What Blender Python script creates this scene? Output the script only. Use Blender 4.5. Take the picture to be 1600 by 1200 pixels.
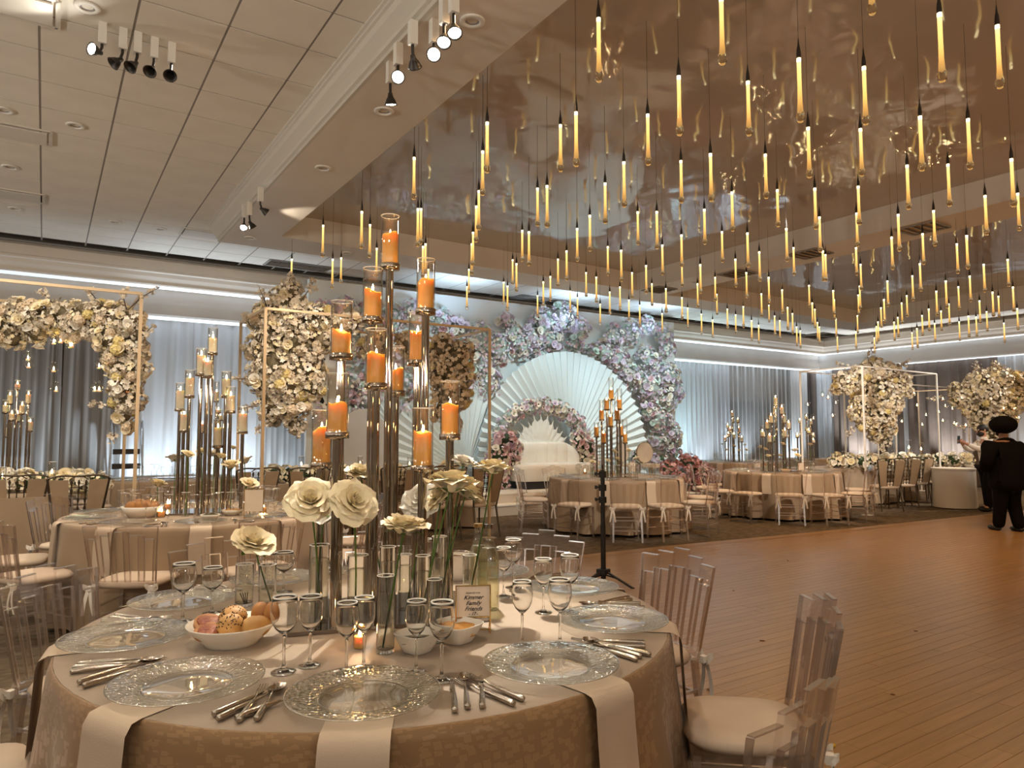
import bpy, bmesh, math, random
import numpy as np
from mathutils import Vector, Matrix, Euler
for _o in list(bpy.data.objects): bpy.data.objects.remove(_o)
SC = bpy.context.scene; COL = SC.collection
PI = math.pi
random.seed(7)
# ---------------------------------------------------------------- camera, world, light, exposure
EYE = 1.5; FPX = 1107.0; YAW = math.radians(33.4); PITCH = math.radians(4.0)
cam = bpy.data.cameras.new('camera'); cam.sensor_width = 36; cam.lens = FPX / 1600 * 36; cam.clip_start = 0.05; cam.clip_end = 200
co = bpy.data.objects.new('camera', cam); COL.objects.link(co)
co.location = (0, 0, EYE); co.rotation_euler = (PI / 2 + PITCH, 0, -YAW); SC.camera = co
SC.view_settings.view_transform = 'Standard'; SC.view_settings.look = 'None'
SC.view_settings.gamma = 1; SC.view_settings.use_curve_mapping = False
SC.view_settings.exposure = 1.0
w = bpy.data.worlds.new('world'); SC.world = w; w.use_nodes = True
w.node_tree.nodes['Background'].inputs[0].default_value = (1.0, 0.86, 0.7, 1)
w.node_tree.nodes['Background'].inputs[1].default_value = 0.05
SC.cycles.max_bounces = 14; SC.cycles.transparent_max_bounces = 32; SC.cycles.diffuse_bounces = 4
SC.cycles.glossy_bounces = 4; SC.cycles.transmission_bounces = 14
SC.cycles.caustics_reflective = False; SC.cycles.caustics_refractive = False
SC.cycles.sample_clamp_indirect = 4; SC.cycles.sample_clamp_direct = 0; SC.cycles.use_light_tree = True; SC.cycles.blur_glossy = 0.5
def lamp(kind, loc, energy, color, target=None, size=0.05, angle=60, blend=0.6):
    l = bpy.data.lights.new('light', kind); l.energy = energy; l.color = color
    if kind == 'SPOT': l.spot_size = math.radians(angle); l.spot_blend = blend
    l.shadow_soft_size = size
    o = bpy.data.objects.new({'SPOT': 'spot_light', 'POINT': 'bulb_light'}[kind], l); COL.objects.link(o); o.location = loc
    if target is not None:
        o.rotation_euler = (Vector(target) - Vector(loc)).to_track_quat('-Z', 'Y').to_euler()
    return o
WARM = (1.0, 0.62, 0.30); SOFTW = (1.0, 0.85, 0.67); COOL = (0.72, 0.86, 1.0); NEUT = (1.0, 0.93, 0.82)
# recessed downlights of the tiled ceiling and of the dropped soffit (wide warm floods)
for p in [(-0.9, 4.2), (-0.9, 8.2), (0.9, 6.2), (0.9, 10.4), (-2.6, 6.2), (0.2, 1.6), (-2.4, 10.6)]:
    lamp('SPOT', (p[0], p[1], 4.6), 62, SOFTW, (p[0], p[1], 0), 0.07, 150, 0.9)
for p in [(2.4, 4.0), (2.4, 7.5), (5.0, 11.0), (8.5, 11.0), (12.5, 11.0), (18.5, 9.0), (18.5, 5.0), (10.4, 8.0), (10.4, 4.0), (10.4, 1.0)]:
    lamp('SPOT', (p[0], p[1], 4.38), 62 if p[0] < 6 or p[1] > 10 else 150, WARM, (p[0], p[1], 0), 0.07, 150, 0.9)
# added unseen fill lamps beside and behind the camera, aimed up at the ceiling
for p, t in [((-6.5, 0, 2.4), (-4.5, 0, 4.6)), ((-6.5, 4.5, 2.4), (-4.5, 4.5, 4.6)), ((-6.5, 9, 2.4), (-4.5, 9, 4.6)), ((-3, -4.5, 2.4), (-3, -2, 4.6)), ((1, -4.5, 2.4), (1, -2, 4.6)), ((-1.5, -1.5, 2.4), (-1.2, 1.5, 4.6))][:5]:
    lamp('SPOT', p, 240, (1.0, .92, .81), t, .15, 140, .9)
for x in (6, 11, 16): lamp('SPOT', (x, -4.5, 2.4), 200, WARM, (x, -2, 4.6), .15, 140, .9)
# the lit track heads over the near table and the stage
HEADS = [(709, 5), (694, 22), (678, 53), (622, 88), (610, 117)]
# uplights standing on the floor at the foot of the drapes
for x, y, e, c in [(-0.6, 14.35, 60, COOL), (1.55, 14.35, 130, COOL), (2.9, 14.35, 130, COOL), (4.0, 14.35, 60, COOL), (14.9, 14.35, 230, (0.6, 0.9, 1.0)),
                   (17.9, 14.35, 190, COOL), (16.2, 14.35, 60, COOL), (20.6, 14.35, 120, COOL)]:
    lamp('SPOT', (x, y - .35, 0.15), e * 1.0, c, (x, y + 0.45, 2.8), 0.06, 105, 0.9)
for y, e in [(12.9, 300), (11.2, 40), (10.1, 260), (8.0, 60), (6.3, 190)]:
    lamp('SPOT', (21.45, y, 0.15), e, (0.9, 0.95, 1.0), (22.0, y, 2.8), 0.06, 75, 0.8)
# added unseen narrow spots that brighten the flower columns and the round tables
for a, t, e, g in [((10.6, 5.0, 4.3), (13.0, 7.55, 2.2), 420, 36), ((18.3, 4.0, 4.3), (15.6, 7.0, 2.2), 420, 36), ((12.5, 3.0, 4.3), (15.6, 7.0, 2.2), 300, 34), ((7.2, 4.6, 4.7), (7.7, 8.6, .7), 330, 40), ((10.4, 4.6, 4.3), (11.45, 8.3, .7), 330, 40),
                   ((2.5, 6.0, 4.3), (2.95, 9.3, 2.3), 200, 32), ((-.9, 5.6, 4.6), (-.1, 7.9, 2.4), 140, 50), ((2.5, 5.4, 4.3), (1.2, 6.85, .8), 110, 46), ((18.3, 5.5, 4.3), (15.0, 8.4, .8), 260, 40)]:
    lamp('SPOT', a, e, NEUT, t, .04, g, .7)
# stage wash from the soffit edge
for x, e in [(6.2, 76), (9.0, 92), (11.6, 92), (13.4, 76)]:
    lamp('SPOT', (x, 10.95, 4.3), e, (0.62, 0.90, 1.0), (x + 0.4, 13.5, 1.9), 0.08, 85, 0.7)
# added unseen blue lamps before the backdrop, aimed up at the tiled strip
for x in (7.0, 10.0, 12.6):
    lamp('SPOT', (x, 12.2, 3.75), 50, (0.5, 0.74, 1.0), (x, 12.5, 4.6), 0.15, 140, 0.9)
# ---------------------------------------------------------------- pixel helpers (1600 x 1200 frame)
_f = np.array([math.sin(YAW) * math.cos(PITCH), math.cos(YAW) * math.cos(PITCH), math.sin(PITCH)])
_r = np.array([math.cos(YAW), -math.sin(YAW), 0]); _u = np.cross(_r, _f); _e = np.array([0, 0, EYE])
def ray(u, v): return _f + _r * (u - 800) / FPX - _u * (v - 600) / FPX
def pz(u, v, z): d = ray(u, v); return _e + d * ((z - EYE) / d[2])
def py(u, v, y): d = ray(u, v); return _e + d * (y / d[1])
def px(u, v, x): d = ray(u, v); return _e + d * (x / d[0])
def pd(u, v, D): return _e + ray(u, v) * D
def pix(p):
    q = np.array(p, float) - _e; D = q @ _f
    return 800 + FPX * (q @ _r) / D, 600 - FPX * (q @ _u) / D, D
def R(a): return math.radians(a)
# ---------------------------------------------------------------- materials
MATS = {}
def mat(name, c, rough=0.5, metal=0.0, spec=0.5, c2=None, scale=20.0, bump=0.0, bscale=None, emit=0.0, ecol=None, sss=0.0, sheen=0.0, coat=0.0, ior=1.45, stretch=None, detail=3, sssr=(1, .5, .25)):
    m = bpy.data.materials.new(name); m.use_nodes = True; nt = m.node_tree; n = nt.nodes; L = nt.links; b = n['Principled BSDF']
    b.inputs['Base Color'].default_value = (*c, 1); b.inputs['Roughness'].default_value = rough; b.inputs['Metallic'].default_value = metal
    b.inputs['Specular IOR Level'].default_value = spec; b.inputs['IOR'].default_value = ior
    if emit: b.inputs['Emission Color'].default_value = (*(ecol or c), 1); b.inputs['Emission Strength'].default_value = emit
    if sss: b.inputs['Subsurface Weight'].default_value = sss; b.inputs['Subsurface Radius'].default_value = sssr; b.inputs['Subsurface Scale'].default_value = 0.03
    if sheen: b.inputs['Sheen Weight'].default_value = sheen
    if coat: b.inputs['Coat Weight'].default_value = coat
    if c2 is not None or bump:
        tc = n.new('ShaderNodeTexCoord'); mp = n.new('ShaderNodeMapping'); L.new(tc.outputs['Object'], mp.inputs[0])
        if stretch: mp.inputs['Scale'].default_value = stretch
        nz = n.new('ShaderNodeTexNoise'); nz.inputs['Scale'].default_value = scale; nz.inputs['Detail'].default_value = detail
        L.new(mp.outputs[0], nz.inputs['Vector'])
        if c2 is not None:
            rp = n.new('ShaderNodeMix'); rp.data_type = 'RGBA'
            rp.inputs[6].default_value = (*c, 1); rp.inputs[7].default_value = (*c2, 1)
            mr = n.new('ShaderNodeMapRange'); mr.inputs[1].default_value = .35; mr.inputs[2].default_value = .65
            L.new(nz.outputs[0], mr.inputs[0]); L.new(mr.outputs[0], rp.inputs[0]); L.new(rp.outputs[2], b.inputs['Base Color'])
        if bump:
            n2 = nz
            if bscale:
                n2 = n.new('ShaderNodeTexNoise'); n2.inputs['Scale'].default_value = bscale; L.new(mp.outputs[0], n2.inputs['Vector'])
            bp = n.new('ShaderNodeBump'); bp.inputs['Strength'].default_value = bump; bp.inputs['Distance'].default_value = 0.01
            L.new(n2.outputs[0], bp.inputs['Height']); L.new(bp.outputs[0], b.inputs['Normal'])
    MATS[name] = m; return m
def clear(name, tint, refl=1.0, edge=None, rough=0.02, ior=1.5, bump=0, bscale=60, glosscol=(1, 1, 1), base=0.0):
    """thin clear sheet: see-through body, mirror by the Fresnel term, tinted where the sheet is seen edge-on"""
    m = bpy.data.materials.new(name); m.use_nodes = True; nt = m.node_tree; n = nt.nodes; L = nt.links
    for x in list(n): n.remove(x)
    out = n.new('ShaderNodeOutputMaterial'); tr = n.new('ShaderNodeBsdfTransparent'); gl = n.new('ShaderNodeBsdfAnisotropic')
    gl.inputs['Roughness'].default_value = rough; gl.inputs['Color'].default_value = (*glosscol, 1)
    lw = n.new('ShaderNodeLayerWeight'); lw.inputs[0].default_value = 0.5
    pw = n.new('ShaderNodeMath'); pw.operation = 'POWER'; pw.inputs[1].default_value = 3.0; L.new(lw.outputs['Facing'], pw.inputs[0])
    mx = n.new('ShaderNodeMix'); mx.data_type = 'RGBA'; mx.inputs[6].default_value = (*tint, 1); mx.inputs[7].default_value = (*(edge or tint), 1)
    L.new(pw.outputs[0], mx.inputs[0]); L.new(mx.outputs[2], tr.inputs[0])
    f0 = ((ior - 1) / (ior + 1)) ** 2; p5 = n.new('ShaderNodeMath'); p5.operation = 'POWER'; p5.inputs[1].default_value = 4.5; L.new(lw.outputs['Facing'], p5.inputs[0])
    mu = n.new('ShaderNodeMath'); mu.operation = 'MULTIPLY_ADD'; mu.use_clamp = True; mu.inputs[1].default_value = (1 - f0) * min(refl, 1.6) * .6; mu.inputs[2].default_value = f0 * refl + base; L.new(p5.outputs[0], mu.inputs[0])
    ms = n.new('ShaderNodeMixShader'); L.new(mu.outputs[0], ms.inputs[0]); L.new(tr.outputs[0], ms.inputs[1]); L.new(gl.outputs[0], ms.inputs[2])
    if bump:
        tc = n.new('ShaderNodeTexCoord'); nz = n.new('ShaderNodeTexVoronoi'); nz.inputs['Scale'].default_value = bscale; L.new(tc.outputs['Object'], nz.inputs['Vector'])
        bp = n.new('ShaderNodeBump'); bp.inputs['Strength'].default_value = bump; bp.inputs['Distance'].default_value = 0.006
        L.new(nz.outputs[0], bp.inputs['Height'])
        for q in (gl, lw): L.new(bp.outputs[0], q.inputs['Normal'])
    L.new(ms.outputs[0], out.inputs[0]); MATS[name] = m; return m
# ---------------------------------------------------------------- mesh helpers
class MB:
    def __init__(s): s.v = []; s.f = []; s.sm = []
    def add(s, vs, fs, smooth=False):
        k = len(s.v); s.v += [tuple(map(float, p)) for p in vs]; s.f += [tuple(i + k for i in f) for f in fs]; s.sm += [smooth] * len(fs); return s
    def hexa(s, p, smooth=False):   # p: 8 corners, bottom ring then top ring
        return s.add(p, [(0, 3, 2, 1), (4, 5, 6, 7), (0, 1, 5, 4), (1, 2, 6, 5), (2, 3, 7, 6), (3, 0, 4, 7)], smooth)
    def box(s, c, d, rz=0.0, ry=0.0, rx=0.0):
        hx, hy, hz = d[0] / 2, d[1] / 2, d[2] / 2
        P = [(-hx, -hy, -hz), (hx, -hy, -hz), (hx, hy, -hz), (-hx, hy, -hz), (-hx, -hy, hz), (hx, -hy, hz), (hx, hy, hz), (-hx, hy, hz)]
        if rz or ry or rx:
            M = Euler((rx, ry, rz)).to_matrix(); P = [M @ Vector(p) for p in P]
        return s.hexa([(p[0] + c[0], p[1] + c[1], p[2] + c[2]) for p in P])
    def bar(s, a, b, w, h=None, up=(0, 0, 1)):
        a = Vector(a); b = Vector(b); d = (b - a).normalized(); h = h or w; up = Vector(up)
        if abs(d.dot(up)) > .98: up = Vector((0, 1, 0))
        x = d.cross(up).normalized() * (w / 2); y = x.cross(d).normalized() * (h / 2)
        return s.hexa([a - x - y, a + x - y, a + x + y, a - x + y, b - x - y, b + x - y, b + x + y, b - x + y])
    def lathe(s, prof, n=20, c=(0, 0, 0), smooth=True, wob=None):
        vs = []; fs = []; m = len(prof)
        for r, z in prof:
            for i in range(n):
                a = 2 * PI * i / n; rr = r * (1 + (wob(a, z) if wob else 0)); vs.append((c[0] + rr * math.cos(a), c[1] + rr * math.sin(a), c[2] + z))
        for j in range(m - 1):
            for i in range(n):
                k = (i + 1) % n; fs.append((j * n + i, j * n + k, (j + 1) * n + k, (j + 1) * n + i))
        if prof[0][0] > 1e-6 and prof[0][0] < 0: pass
        return s.add(vs, fs, smooth)
    def cyl(s, c, r, h, n=16, r2=None, smooth=True):   # capped, standing on c
        r2 = r if r2 is None else r2
        k = len(s.v); vs = [(c[0] + r * math.cos(2 * PI * i / n), c[1] + r * math.sin(2 * PI * i / n), c[2]) for i in range(n)]
        vs += [(c[0] + r2 * math.cos(2 * PI * i / n), c[1] + r2 * math.sin(2 * PI * i / n), c[2] + h) for i in range(n)]
        s.add(vs, [(i, (i + 1) % n, n + (i + 1) % n, n + i) for i in range(n)], smooth)
        s.add(vs, [tuple(range(n))[::-1], tuple(range(n, 2 * n))], False); return s
    def tube(s, pts, r, n=6, cap=True, smooth=True):
        pts = [Vector(p) for p in pts]; m = len(pts); rr = r if isinstance(r, (list, tuple)) else [r] * m
        vs = []; fs = []; ref = Vector((0.3, 0.9, 0.1))
        for j, p in enumerate(pts):
            d = (pts[min(j + 1, m - 1)] - pts[max(j - 1, 0)]).normalized()
            x = d.cross(ref)
            if x.length < .05: x = d.cross(Vector((1, 0, 0)))
            x.normalize(); y = d.cross(x)
            for i in range(n):
                a = 2 * PI * i / n; vs.append(p + x * rr[j] * math.cos(a) + y * rr[j] * math.sin(a))
        for j in range(m - 1):
            for i in range(n):
                k = (i + 1) % n; fs.append((j * n + i, j * n + k, (j + 1) * n + k, (j + 1) * n + i))
        s.add(vs, fs, smooth)
        if cap: s.add(vs[:n] + vs[-n:], [tuple(range(n))[::-1], tuple(range(n, 2 * n))], False)
        return s
    def grid(s, fn, nu, nv, smooth=True, closed=False):
        vs = [fn(i / nu, j / nv) for j in range(nv + 1) for i in range(nu + (0 if closed else 1))]
        W = nu if closed else nu + 1; fs = []
        for j in range(nv):
            for i in range(nu):
                k = (i + 1) % W if closed else i + 1
                fs.append((j * W + i, j * W + k, (j + 1) * W + k, (j + 1) * W + i))
        return s.add(vs, fs, smooth)
    def ball(s, c, r, nu=10, nv=7, sq=(1, 1, 1), wob=0, seed=0):
        rd = random.Random(seed); ph = [rd.uniform(0, 6) for _ in range(4)]
        def fn(a, b):
            t = 2 * PI * a; q = PI * b; k = r * (1 + wob * (math.sin(3 * t + ph[0]) * math.sin(2 * q + ph[1]) + .6 * math.sin(5 * t + ph[2]) * math.sin(4 * q)))
            return (c[0] + k * sq[0] * math.sin(q) * math.cos(t), c[1] + k * sq[1] * math.sin(q) * math.sin(t), c[2] - k * sq[2] * math.cos(q))
        return s.grid(fn, nu, nv, True, True)
    def inst(s, o, M):   # append a copy of another MB through a matrix
        k = len(s.v); s.v += [tuple(M @ Vector(p)) for p in o.v]; s.f += [tuple(i + k for i in f) for f in o.f]; s.sm += o.sm; return s
    def mesh(s, name, m=None):
        me = bpy.data.meshes.new(name); me.from_pydata(s.v, [], s.f); me.polygons.foreach_set('use_smooth', s.sm)
        if m: me.materials.append(MATS[m] if isinstance(m, str) else m)
        me.update(); return me
    def fix(s, name, m):     # mesh with consistent normals
        me = s.mesh(name, m); b = bmesh.new(); b.from_mesh(me); bmesh.ops.recalc_face_normals(b, faces=b.faces); b.to_mesh(me); b.free(); return me
def obj(name, mb, m=None, parent=None, loc=(0, 0, 0), rot=(0, 0, 0), kind=None, scale=None):
    me = mb if isinstance(mb, bpy.types.Mesh) else mb.fix(name, m)
    o = bpy.data.objects.new(name, me); COL.objects.link(o); o.location = loc; o.rotation_euler = rot
    if scale: o.scale = scale if not isinstance(scale, (int, float)) else (scale,) * 3
    if parent: o.parent = parent
    if kind: o['kind'] = kind
    return o
def tag(o, label, cat, group=None):
    o['label'] = label; o['category'] = cat
    if group: o['group'] = group
    return o
def thing(name, label, cat, loc=(0, 0, 0), rz=0.0, group=None, rot=None):
    o = bpy.data.objects.new(name, None); COL.objects.link(o); o.location = loc; o.rotation_euler = rot or (0, 0, rz); o.empty_display_size = .05
    return tag(o, label, cat, group)
CHILD = {}
def dup(o, loc=None, rz=None, label=None, group=None, parent=None, top=True, scale=None):
    c = o.copy(); COL.objects.link(c)
    if parent: c.parent = parent
    if top:
        if loc is not None: c.location = loc
        if rz is not None: c.rotation_euler = (0, 0, rz)
        if label: c['label'] = label
        if group: c['group'] = group
        if scale: c.scale = scale if not isinstance(scale, (int, float)) else (scale,) * 3
    for ch in (CHILD[o.name] if o.name in CHILD else o.children): dup(ch, parent=c, top=False)
    return c
class Proto:      # first use moves the built thing itself, later uses copy it
    def __init__(s, root): s.root = root; s.used = False; s.kids(root)
    def kids(s, o):
        CHILD[o.name] = list(o.children)
        for c in o.children: s.kids(c)
    def put(s, loc, rz, label, group=None, scale=None):
        if not s.used:
            s.used = True; o = s.root; o.location = loc; o.rotation_euler = (0, 0, rz); o['label'] = label
            if group: o['group'] = group
            if scale: o.scale = scale if not isinstance(scale, (int, float)) else (scale,) * 3
            return o
        return dup(s.root, loc, rz, label, group, scale=scale)
ORD = ['first', 'second', 'third', 'fourth', 'fifth', 'sixth', 'seventh', 'eighth', 'ninth', 'tenth', 'eleventh', 'twelfth', 'thirteenth', 'fourteenth', 'fifteenth', 'sixteenth', 'seventeenth', 'eighteenth', 'nineteenth', 'twentieth']
def ordw(i): return ORD[i] if i < 20 else '%d%s' % (i + 1, 'th' if 10 <= (i + 1) % 100 <= 13 else {1: 'st', 2: 'nd', 3: 'rd'}.get((i + 1) % 10, 'th'))
def order(objs, text):   # label things by their order from the left of the view
    for i, o in enumerate(sorted(objs, key=lambda q: pix(q.location)[0])): o['label'] = text.replace('#', ordw(i))
def struct(name, mb, m, **k): return obj(name, mb, m, kind='structure', **k)
# ---------------------------------------------------------------- materials used by the scene
mat('tile', (.80, .75, .67), .9, c2=(.76, .71, .63), scale=3)
mat('grid_dark', (.26, .23, .20), .7)
mat('paint', (.72, .66, .58), .55, c2=(.70, .64, .56), scale=2)
mat('paint_tray', (.68, .56, .44), .5, c2=(.66, .54, .42), scale=2)
mat('crown', (.58, .54, .47), .45)
mat('wall_tan', (.58, .54, .49), .7, c2=(.54, .50, .45), scale=2)
mat('wall_brown', (.16, .115, .085), .7)
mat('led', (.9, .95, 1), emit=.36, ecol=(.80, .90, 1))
mat('backdrop_white', (.82, .85, .83), .6)
mat('carpet', (.19, .145, .10), .95, spec=.1, c2=(.10, .078, .056), scale=7, bump=.5, bscale=220, stretch=(1, 2.2, 1))
mat('vent', (.30, .28, .26), .6)
mat('vent_white', (.68, .64, .57), .6)
mat('black', (.006, .006, .006), .5)
mat('dark_metal', (.05, .045, .04), .4, .6)
mat('chrome', (.44, .38, .32), .06, 1.0)
mat('chrome_dark', (.30, .27, .25), .12, 1.0)
mat('steel', (.50, .45, .39), .16, 1.0, bump=.15, scale=90)
mat('gold', (.80, .52, .20), .22, 1.0)
mat('gold_frame', (.62, .47, .30), .4, .55)
mat('white_frame', (.80, .76, .70), .45)
mat('cream_seat', (.64, .52, .40), .6, c2=(.60, .48, .37), scale=6)
mat('tan_leather', (.38, .27, .17), .5, c2=(.34, .24, .15), scale=5)
mat('bronze_frame', (.10, .075, .05), .35, .7)
mat('ribbon', (.86, .80, .72), .55)
mat('napkin', (.60, .48, .36), .7, c2=(.56, .44, .33), scale=4, bump=.1, bscale=300)
mat('wax_orange', (.94, .44, .08), .45, sss=.35, sssr=(1, .8, .5))
mat('wax_cream', (.93, .80, .58), .5, sss=.5)
mat('wax_amber', (.90, .48, .14), .5, sss=.5)
mat('flame', (1, .75, .35), emit=45, ecol=(1, .72, .36))
mat('wick', (.02, .015, .01), .9)
mat('stem', (.10, .17, .03), .5, c2=(.06, .12, .02), scale=30)
mat('leaf', (.05, .09, .03), .5, c2=(.02, .045, .015), scale=10)
mat('rose_cream', (.93, .82, .56), .55, sss=.2, sssr=(.6, .5, .3), c2=(.90, .77, .52), scale=9)
mat('rose_white', (.92, .88, .78), .6, c2=(.88, .82, .70), scale=9)
mat('rose_yellow', (.80, .66, .30), .6, c2=(.74, .58, .22), scale=9)
mat('rose_tan', (.80, .66, .48), .6, c2=(.72, .56, .38), scale=9)
mat('blossom_cream', (.74, .66, .53), .6, c2=(.64, .55, .43), scale=5)
mat('flower_lilac', (.86, .77, .86), .6, c2=(.76, .65, .78), scale=7)
mat('flower_mauve', (.72, .54, .70), .6, c2=(.62, .44, .60), scale=7)
mat('flower_pink', (.84, .60, .62), .6, c2=(.74, .46, .50), scale=7)
mat('flower_rust', (.55, .25, .24), .7, c2=(.42, .17, .17), scale=7)
mat('flower_sage', (.70, .82, .75), .6, c2=(.60, .75, .66), scale=7)
mat('flower_heart', (.012, .010, .016), .6)
mat('sage_leaf', (.50, .56, .51), .6, c2=(.36, .41, .37), scale=8)
mat('tan_leaf', (.22, .17, .10), .6, c2=(.13, .11, .06), scale=8)
mat('twig', (.07, .05, .04), .8)
mat('sofa', (.86, .84, .78), .55, c2=(.82, .80, .74), scale=4)
mat('stage_riser', (.66, .58, .48), .6)
mat('stage_tread', (.82, .80, .74), .5)
mat('fan_paper', (.80, .87, .88), .6)
mat('palm_white', (.86, .90, .88), .6)
mat('crust', (.46, .21, .06), .55, c2=(.30, .12, .03), scale=14, bump=.4)
mat('crust_pale', (.56, .32, .11), .55, c2=(.44, .22, .06), scale=10, bump=.3)
mat('seed', (.03, .022, .015), .7)
mat('topping', (.20, .035, .015), .5, c2=(.32, .10, .03), scale=60, bump=.6)
mat('porcelain', (.86, .80, .70), .18)
mat('olive', (.055, .05, .02), .25, c2=(.10, .085, .03), scale=60)
mat('hummus', (.72, .38, .10), .55, c2=(.58, .26, .05), scale=50, bump=.6)
mat('card', (.84, .70, .56), .7)
mat('ink', (.02, .015, .012), .6)
mat('skin', (.50, .25, .155), .5, sss=.15, sssr=(1, .35, .2))
mat('skin_dark', (.30, .15, .09), .5)
mat('hair', (.012, .009, .007), .6)
mat('shirt', (.80, .74, .66), .7, bump=.2, scale=14)
mat('cloth_black', (.006, .005, .005), .9, spec=.08)
mat('trouser', (.008, .007, .008), .9, spec=.1)
mat('debris_yellow', (.75, .50, .03), .5)
mat('debris_brown', (.14, .06, .02), .7)
mat('white_light', (1, 1, 1), emit=60, ecol=(1, .95, .85))
mat('head_white', (.75, .72, .66), .4)
mat('rod', (1, .8, .42), emit=.85, ecol=(1.0, .66, .22))
m = MATS['rod']; nt = m.node_tree; n = nt.nodes; L = nt.links; tc = n.new('ShaderNodeTexCoord'); sx = n.new('ShaderNodeSeparateXYZ'); cr = n.new('ShaderNodeValToRGB')
L.new(tc.outputs['Generated'], sx.inputs[0]); L.new(sx.outputs[2], cr.inputs[0]); L.new(cr.outputs[0], n['Principled BSDF'].inputs['Emission Color'])
for p_, c_ in [(.14, (.50, .26, .075, 1)), (.42, (.86, .52, .15, 1)), (.85, (1, .74, .27, 1))]:
    e = cr.color_ramp.elements.new(p_); e.color = c_
cr.color_ramp.elements[0].color = (.30, .17, .06, 1); cr.color_ramp.elements[-1].color = (1, .85, .45, 1)
mat('rod_top', (1, .95, .8), emit=2.6, ecol=(1.0, .86, .52))
mat('ladder', (.45, .46, .47), .35, .7)
mat('gold_dark', (.30, .21, .11), .3, .9)
mat('phone', (.02, .02, .02), .3)
clear('glass', (.99, .99, .985), 1.1, (.50, .48, .43), .02, 1.5, base=.008)
clear('glass_rim', (.93, .93, .91), 2.2, (.85, .85, .83), .08, 1.6, base=.22)
mat('rim_white', (.86, .83, .76), .12, spec=1.0)  # opaque white rings painted as the bright glint on clear glass rims
clear('glass_plate', (.965, .965, .95), 1.5, (.70, .72, .66), .02, 1.6, bump=1.0, bscale=75, base=.035)
clear('glass_flat', (.955, .96, .945), 1.6, (.78, .8, .76), .02, 1.6, bump=.05, bscale=14, base=.10)
clear('water', (.95, .96, .92), 1.2, (.55, .53, .45), .01, 1.33, base=.02)
clear('drop_glass', (.97, .90, .72), 1.6, (.70, .50, .22), .04, 1.6, base=.10)
clear('acrylic', (.968, .950, .942), 1.2, (.84, .79, .77), .03, 1.45, base=.02)
clear('acrylic_edge', (.87, .82, .80), 1.6, (.70, .62, .59), .22, 1.5, base=.30)
clear('liquid', (.90, .87, .74), .8, (.80, .76, .60), .3, 1.33, base=.05)
clear('bottle', (.93, .94, .88), 1.4, (.62, .62, .48), .1, 1.5, base=.03)
def crystal(name, col, ior=1.45, rough=0.0):
    m = mat(name, col, rough, ior=ior); m.node_tree.nodes['Principled BSDF'].inputs['Transmission Weight'].default_value = 1.0
crystal('crystal', (.985, .985, .975)); crystal('crystal_amber', (.98, .88, .66), 1.5)
# stretch-ceiling film: cream lacquer with slow ripples that drag the reflections
m = mat('film', (.50, .42, .34), .05, spec=.5, ior=1.6); nt = m.node_tree; n = nt.nodes; L = nt.links
tc = n.new('ShaderNodeTexCoord'); nz = n.new('ShaderNodeTexNoise'); nz.inputs['Scale'].default_value = 1.1; nz.inputs['Detail'].default_value = 1.5; nz.inputs['Distortion'].default_value = .6
bp = n.new('ShaderNodeBump'); bp.inputs['Strength'].default_value = .35; bp.inputs['Distance'].default_value = .05
L.new(tc.outputs['Object'], nz.inputs['Vector']); L.new(nz.outputs[0], bp.inputs['Height']); L.new(bp.outputs[0], n['Principled BSDF'].inputs['Normal'])
# sheer voile: the folds seen edge-on pile up more cloth and read denser
def sheer(name, col, lo):
    m = bpy.data.materials.new(name); m.use_nodes = True; nt = m.node_tree; n = nt.nodes; L = nt.links; b = n['Principled BSDF']
    b.inputs['Base Color'].default_value = (*col, 1); b.inputs['Roughness'].default_value = .8; b.inputs['Specular IOR Level'].default_value = .2
    tl = n.new('ShaderNodeBsdfTranslucent'); tl.inputs[0].default_value = (*col, 1); ms0 = n.new('ShaderNodeMixShader'); ms0.inputs[0].default_value = .35
    L.new(b.outputs[0], ms0.inputs[1]); L.new(tl.outputs[0], ms0.inputs[2])
    tr = n.new('ShaderNodeBsdfTransparent'); lw = n.new('ShaderNodeLayerWeight'); lw.inputs[0].default_value = .5
    mr = n.new('ShaderNodeMapRange'); mr.inputs[3].default_value = lo; mr.inputs[4].default_value = 1.0; mr.inputs[2].default_value = .6; L.new(lw.outputs['Facing'], mr.inputs[0])
    ms = n.new('ShaderNodeMixShader'); L.new(mr.outputs[0], ms.inputs[0]); L.new(tr.outputs[0], ms.inputs[1]); L.new(ms0.outputs[0], ms.inputs[2])
    L.new(ms.outputs[0], n['Material Output'].inputs[0]); MATS[name] = m
sheer('voile', (.82, .84, .86), .62); sheer('voile_thin', (.80, .80, .78), .30)
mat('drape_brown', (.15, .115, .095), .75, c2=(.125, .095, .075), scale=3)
mat('drape_grey', (.55, .54, .52), .8)
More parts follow.
